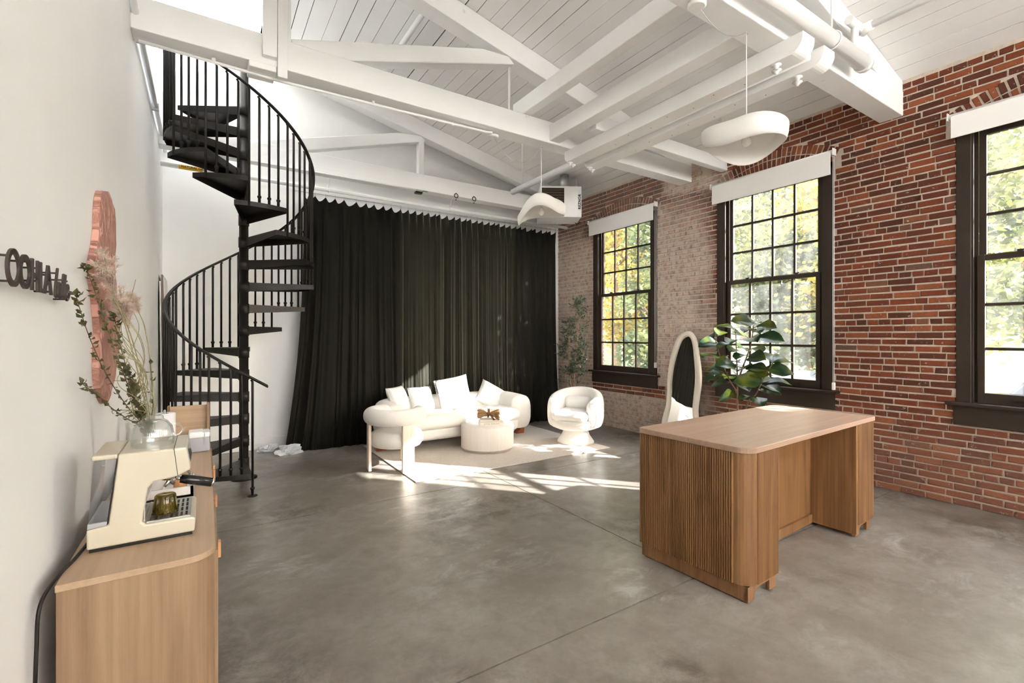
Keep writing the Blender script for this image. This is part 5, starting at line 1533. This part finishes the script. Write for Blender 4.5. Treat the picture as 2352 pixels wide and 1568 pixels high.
# one leaf mesh, shared
def fig_leaf_mesh():
    nl, nw = 13, 7
    def f(i, j):
        t = j/(nl-1); s_ = -1 + 2*i/(nw-1)
        w = 0.30*(0.35*math.sin(PI*min(1, t*1.55))**1 + 0.85*math.sin(PI*t**1.55)**0.9)
        if j == 0 or j == nl-1: w = 0.012
        y = s_*w
        z = 0.09*abs(s_)**1.3*w/0.3 - 0.22*t*t + 0.10*t + 0.022*math.sin(9*t + 2*s_)*abs(s_)
        return (0.10 + 0.9*t, y, z)
    g = MB().grid(nw, nl, f)
    g.tube([(0, 0, 0), (0.1, 0, 0.004), (0.4, 0, 0.016), (0.7, 0, -0.05)], [0.012, 0.012, 0.010, 0.004], 5)
    me = g.mesh('leaf'); me.materials.append(MT['fig_leaf']); return me
LM = fig_leaf_mesh()
rf_ = random.Random(31)
for (lx, ly, lz) in [(5.1, 3.07, 1.71), (5.04, 2.92, 1.71), (5.17, 2.86, 1.65), (5.07, 3.0, 1.62), (5.03, 2.88, 1.61), (5.17, 3.34, 1.65), (5.39, 3.55, 1.59), (5.34, 3.69, 1.52), (5.32, 3.23, 1.56), (5.09, 2.95, 1.52), (5.22, 2.85, 1.52), (5.12, 3.51, 1.45), (5.07, 3.19, 1.49), (5.04, 3.26, 1.44), (5.09, 3.19, 1.39), (5.39, 3.25, 1.4), (5.35, 3.08, 1.39), (5.34, 3.67, 1.31), (5.34, 3.52, 1.28), (5.08, 3.09, 1.32), (5.13, 2.95, 1.31), (5.26, 3.31, 1.24), (5.31, 2.85, 1.31), (5.36, 2.78, 1.27), (5.37, 3.67, 1.13), (5.04, 3.24, 1.22), (5.25, 3.24, 1.15), (5.28, 3.17, 1.18), (5.21, 2.98, 1.18), (5.08, 3.34, 1.11), (5.2, 2.96, 1.13), (5.04, 3.38, 1.06), (5.39, 3.46, 1.05), (5.36, 3.28, 1.06), (5.23, 3.48, 0.96), (5.13, 3.02, 1.04), (5.38, 2.77, 1.16), (5.24, 2.77, 1.17), (5.37, 2.92, 1.04), (5.36, 2.81, 1.03), (5.21, 2.85, 0.95), (5.17, 2.8, 0.98), (5.25, 3.38, 0.81), (5.18, 3.14, 0.97), (5.07, 3.02, 0.86), (5.13, 2.92, 0.83)]:
    c = Vector((lx, ly, lz))
    best = min((p for P in stems for p in P[len(P)//3:]), key=lambda p: (p-c).length + abs(p.z-c.z)*0.3)
    d = (c - best); d.z *= 0.6
    if d.length < 0.03: d = Vector((rf_.uniform(-1, 1), rf_.uniform(-1, 1), 0.2))
    d.normalize()
    up = (Vector((0, 0, 1)) + Vector((rf_.uniform(-1.3, 0.1), rf_.uniform(-0.9, 0.3), 0))).normalized()
    yv = up.cross(d).normalized(); up = d.cross(yv)
    s_ = rf_.uniform(0.27, 0.36)
    o = bpy.data.objects.new('leaf', LM); COL.objects.link(o); o.parent = FG
    org = c - d*s_*0.55 - Vector(FG.location)
    o.matrix_local = basis(org, d, yv, up) @ Matrix.Diagonal((s_, s_, s_, 1))

OT = thing('olive_tree', 'slender potted olive tree in the brick corner behind the chair', 'potted plant', (5.42, 6.42, 0))
MB().lathe([(0.12, 0.0), (0.14, 0.02), (0.16, 0.26), (0.15, 0.28), (0.14, 0.25)], (5.42, 6.42, 0), 26, caps=False).build('pot', MT['terracotta_pot'], OT)
MB().lathe([(0.145, 0.24), (0.002, 0.25)], (5.42, 6.42, 0), 20, caps=False).build('soil', MT['soil'], OT)
ro_ = random.Random(6)
lv_ = MB(); lt = []
trunks = [[(5.42, 6.42, 0.22), (5.43, 6.40, 0.60), (5.44, 6.38, 1.0), (5.46, 6.33, 1.5), (5.47, 6.30, 1.95), (5.47, 6.30, 2.16)],
          [(5.42, 6.42, 0.25), (5.41, 6.46, 0.70), (5.43, 6.52, 1.05), (5.45, 6.56, 1.45), (5.46, 6.50, 1.78)],
          [(5.42, 6.42, 0.25), (5.43, 6.36, 0.70), (5.45, 6.25, 1.0), (5.46, 6.15, 1.3)]]
def olive_leaf(p, d):
    s_ = ro_.uniform(0.045, 0.078)
    u = d.cross(Vector((ro_.uniform(-1, 1), ro_.uniform(-1, 1), ro_.uniform(-1, 1)))).normalized()
    q = [p, p + d*s_*0.5 + u*s_*0.15, p + d*s_, p + d*s_*0.5 - u*s_*0.15]
    if max(v.x for v in q) > XW-0.015: return
    lv_.add(q, [(0, 1, 2, 3)]); tn = ro_.random(); lt.extend([tn, tn, tn]*4)
for tr in trunks:
    P = catmull([Vector(p) for p in tr], 8)
    MB().tube(P, [0.013*(1-0.75*i/len(P)) for i in range(len(P))], 6).build('trunk', MT['olive_bark'], OT)
    for i in range(len(P)//3, len(P)):
        for rep in range(2):
            a = ro_.uniform(0, 2*PI)
            d = Vector((math.cos(a)*0.55, math.sin(a), ro_.uniform(0.1, 0.9))).normalized()
            L = ro_.uniform(0.10, 0.34)*(1.15 - 0.5*i/len(P))
            T = [P[i], P[i]+d*L*0.5, P[i]+d*L + Vector((0, 0, -0.05*L))]
            T = [Vector((min(v.x, XW-0.06), v.y, v.z)) for v in T]
            MB().tube(T, [0.003, 0.002, 0.001], 4).build('twig', MT['olive_bark'], OT)
            for q in range(int(9 + L*38)):
                t = ro_.uniform(0.2, 1); p = T[0].lerp(T[2], t)
                olive_leaf(p, (d*ro_.uniform(0.3, 1) + Vector((ro_.uniform(-1, 1), ro_.uniform(-1, 1), ro_.uniform(-0.8, 0.8)))).normalized())
o = lv_.build('foliage', MT['olive_leaf'], OT); o['kind'] = 'stuff'
o.data.attributes.new('tone', 'FLOAT_VECTOR', 'POINT').data.foreach_set('vector', lt)

# crumpled plastic by the curtain foot
def crumple(name, label, c, sx, sy, sz, sd_):
    mb = MB()
    def f(i, j):
        th = 2*PI*i/28; t = j/11
        r = math.cos(t*PI/2)**0.55
        n_ = noise.fractal(Vector((math.cos(th)*2.2 + sd_, math.sin(th)*2.2, t*3)), 1.0, 2.0, 4)
        k = 1 + 0.45*n_
        return (c[0] + sx*r*k*math.cos(th), c[1] + sy*r*k*math.sin(th), max(0.001, sz*math.sin(t*PI/2)*(1+0.5*n_)))
    mb.grid(28, 12, f, smooth=False, wrapx=True)
    return tag(mb.build(name, MT['plastic_bag']), label, 'plastic bag')
crumple('plastic_bag', 'crumpled white plastic bag at the foot of the curtain', (0.93, 6.82, 0), 0.15, 0.10, 0.095, 1.0)
crumple('plastic_bag', 'flat scrap of clear plastic beside the baseboard', (0.72, 7.14, 0), 0.13, 0.08, 0.07, 5.0)
# boards leaning in the corner
for i, (dx, h, mt) in enumerate(((0.012, 2.16, 'white_plastic'), (0.040, 2.24, 'oak_z'), (0.068, 2.22, 'paper_white'))):
    o = MB().prism([(XL+0.02+dx, 0.0), (XL+0.036+dx, 0.0), (XL+0.020+dx*0.5, h), (XL+0.008+dx*0.5, h)], 'y', 6.62+0.05*i, 7.22).build('leaning_board', MT[mt], None, recalc=True)
    tag(o, ['thin white board leaning on the left wall, nearest the plaster', 'thin wood-edged board leaning between two white boards', 'thin white board leaning outermost by the stair'][i], 'board', 'boards leaning in the corner')
# ================================================================== outside the windows
GZ = -0.70
o = MB().box((6.25, -60, GZ-0.2), (16.8, 70, GZ)).build('parking_lot', MT['asphalt']); tag(o, 'grey parking lot outside the windows', 'parking lot', kind='structure')
o = MB().grid(2, 2, lambda i, j: (16.8 + 60*i, -60 + 130*j, GZ + 9.0*i)).build('bank', MT['lawn']); tag(o, 'wooded bank rising behind the parking lot', 'hill', kind='structure')
def car(label, c, rot, paint, L=4.5, Wd=1.8, Ht=1.62):
    C_ = thing('parked_car', label, 'car', c, rot, group='cars in the parking lot')
    h = Wd/2
    side = [(-L/2, 0.35), (-L/2+0.05, 0.75), (-L/2+0.25, 0.92), (-L/2+1.15, 1.02), (L/2-0.55, 1.02), (L/2-0.1, 0.90), (L/2, 0.6), (L/2-0.02, 0.33), (L/2-0.1, 0.25), (-L/2+0.1, 0.25)]
    MB().prism([(a, b) for a, b in side], 'y', -h, h).build('car_body', MT[paint], C_, bevel=0.06, seg=3, world=False, recalc=True)
    cab = [(-L/2+0.95, 1.0), (-L/2+1.75, Ht-0.06), (-L/2+2.1, Ht), (L/2-1.2, Ht), (L/2-0.9, Ht-0.06), (L/2-0.45, 1.0)]
    MB().prism(cab, 'y', -h+0.12, h-0.12).build('cabin', MT[paint], C_, bevel=0.05, seg=3, world=False, recalc=True)
    for sg in (-1, 1):
        g = [(-L/2+1.25, 1.06), (-L/2+1.80, Ht-0.14), (L/2-1.2, Ht-0.12), (L/2-0.75, 1.06)]
        MB().prism(g, 'y', sg*(h-0.125), sg*(h-0.115)).build('side_window', MT['car_glass'], C_, world=False, recalc=True)
    MB().add([(-L/2+1.02, -h+0.2, 1.06), (-L/2+1.02, h-0.2, 1.06), (-L/2+1.68, h-0.28, Ht-0.12), (-L/2+1.68, -h+0.28, Ht-0.12)], [(0, 1, 2, 3)]).build('windscreen', MT['car_glass'], C_, world=False)
    for wx in (-L/2+0.85, L/2-0.9):
        for sg in (-1, 1):
            MB().tube([(wx, sg*(h-0.2), 0.33), (wx, sg*(h+0.01), 0.33)], 0.33, 20).build('wheel', MT['tyre'], C_, world=False)
car('silver grey car parked outside the rightmost window', (13.6, 0.75, GZ), PI/2, 'car_silver')
car('white car parked outside the middle window', (15.2, 9.2, GZ), PI/2+0.1, 'car_white', Ht=1.45)
FN = thing('board_fence', 'pale board fence beyond the parking lot', 'fence', (18.0, 8.0, GZ))
for q in range(24):
    y_ = 5.0 + q*0.24
    MB().box((18.0, y_, GZ), (18.03, y_+0.225, 0.30)).build('fence_board', MT['fence_paint'], FN)
MB().box((18.03, 4.9, -0.4), (18.07, 10.8, -0.3)).box((18.03, 4.9, 0.05), (18.07, 10.8, 0.15)).build('rail', MT['fence_paint'], FN)
def tree(label, x, y, h, r, mat, n, sd_, ls=0.16, z0=None):
    gz = GZ + (max(0, x-16.8)*0.15)
    T = thing('tree', label, 'tree', (x, y, gz), group='trees outside the windows')
    rn = random.Random(sd_)
    tk = [Vector((0, 0, 0)), Vector((rn.uniform(-.2, .2), rn.uniform(-.2, .2), h*0.4)), Vector((rn.uniform(-.4, .4), rn.uniform(-.4, .4), h*0.85))]
    MB().tube(catmull(tk, 5), [0.02*h*(1-0.8*i/10) for i in range(11)], 7).build('trunk', MT['trunk_brown'], T, world=False)
    mb = MB(); tn = []
    zlo = h*0.16 if z0 is None else z0
    cl = []
    for q in range(int(26 + r*9)):
        t = rn.random()
        rad = r*math.sqrt(max(0.05, 1-(2*t-1)**2))*math.sqrt(rn.random())
        a = rn.uniform(0, 2*PI)
        cl.append((Vector((rad*math.cos(a), rad*math.sin(a), zlo + (h-zlo)*t)), rn.uniform(0.22, 0.42)*r, rn.random()))
    for c, cr, tone in cl[:18]:
        MB().tube([(0, 0, max(0.3, c.z-0.5*r)), tuple(c*0.55 + Vector((0, 0, c.z*0.45-0.1))), tuple(c)], [0.05, 0.03, 0.012], 4).build('limb', MT['trunk_brown'], T, world=False)
    per = n//len(cl)
    for c, cr, tone in cl:
        for q in range(per):
            d = Vector((rn.gauss(0, 1), rn.gauss(0, 1), rn.gauss(0, 0.8)))
            p = c + d*cr*0.55
            if p.z < 0.1: continue
            u = Vector((rn.uniform(-1, 1), rn.uniform(-1, 1), rn.uniform(-0.6, 0.6))).normalized()
            v = u.cross(Vector((rn.uniform(-1, 1), rn.uniform(-1, 1), rn.uniform(-1, 1)))).normalized()
            s_ = ls*rn.uniform(0.6, 1.4)
            mb.add([p-u*s_*0.5, p+v*s_*0.32, p+u*s_*0.5, p-v*s_*0.32], [(0, 1, 2, 3)])
            tv = min(1, max(0, 0.55*tone + 0.45*rn.random())); tn.extend([tv, tv, tv]*4)
    o = mb.build('foliage', MT[mat], T, world=False); o['kind'] = 'stuff'
    o.data.attributes.new('tone', 'FLOAT_VECTOR', 'POINT').data.foreach_set('vector', tn)
K = ['tall yellow autumn tree outside the far window', 'dark green tree at the right of the far window view', 'yellow green tree in the far window view', 'yellow tree left in the far window view', 'green tree left in the middle window view',
     'lime green tree at the centre of the middle window view', 'yellowing tree at the right of the middle window view', 'green tree low behind the fence', 'lime tree left in the rightmost window', 'green tree behind the silver car',
     'yellow tree high in the rightmost window', 'green bushy tree far behind the parking lot', 'dark tree far behind the middle window', 'lime tree far behind the rightmost window']
TS = [(13.5, 13.3, 11, 2.6, 'tree_yellow', 8000), (12.5, 10.6, 7.0, 1.5, 'tree_green', 5000), (16.5, 15.0, 10, 3.0, 'tree_lime', 8000), (19, 21.5, 14, 3.6, 'tree_yellow', 8000), (20, 13.4, 13, 3.2, 'tree_green', 8000),
      (21, 10.8, 12, 3.2, 'tree_lime', 8000), (19.5, 7.6, 11, 2.6, 'tree_yellow', 7000), (20, 9.3, 5.5, 2.3, 'tree_green', 6000), (19, 4.6, 12, 2.8, 'tree_lime', 8000), (20.5, 2.4, 11, 3.0, 'tree_green', 8000),
      (22, 0.0, 15, 3.5, 'tree_yellow', 8000), (30, 18.0, 17, 5.5, 'tree_green', 9000), (30, 12.0, 17, 5.0, 'tree_lime', 9000), (30, 5.0, 18, 5.5, 'tree_lime', 9000)]
for k, (a, b, h, r, mt, n) in enumerate(TS):
    tree(K[k], a, b, h, r, mt, n, 100+k, ls=0.17 + 0.006*(a-10))

def columnar(label, x, y, h, r, sd_):  # evergreens added outside to keep sun off the desk and far window
    T = thing('sun_block_evergreen', label, 'tree', (x, y, GZ), group='evergreens added to block the sun')
    rn = random.Random(sd_)
    MB().tube([(0, 0, 0), (0, 0, h*0.9)], [0.06, 0.02], 7).build('trunk', MT['trunk_brown'], T, world=False)
    mb = MB(); tn = []
    for q in range(5200):
        t = rn.random(); rr = r*(1 - 0.75*t**3)*math.sqrt(rn.random()); a = rn.uniform(0, 2*PI)
        p = Vector((rr*math.cos(a), rr*math.sin(a), 0.5 + (h-0.5)*t))
        u = Vector((rn.uniform(-1, 1), rn.uniform(-1, 1), rn.uniform(0, 1))).normalized(); v = u.cross(Vector((rn.uniform(-1, 1), rn.uniform(-1, 1), rn.uniform(-1, 1)))).normalized()
        s_ = rn.uniform(0.10, 0.20)
        mb.add([p-u*s_*0.5, p+v*s_*0.35, p+u*s_*0.5, p-v*s_*0.35], [(0, 1, 2, 3)])
        tv = rn.random(); tn.extend([tv]*12)
    o = mb.build('foliage', MT['tree_green'], T, world=False); o['kind'] = 'stuff'
    o.data.attributes.new('tone', 'FLOAT_VECTOR', 'POINT').data.foreach_set('vector', tn)
columnar('narrow evergreen shrub added out of view to block low sun at the rightmost window', 7.2, -1.30, 3.75, 0.62, 1)
columnar('broad evergreen added between the middle and rightmost windows to block sun at the far window', 8.2, 2.90, 6.9, 0.80, 3)
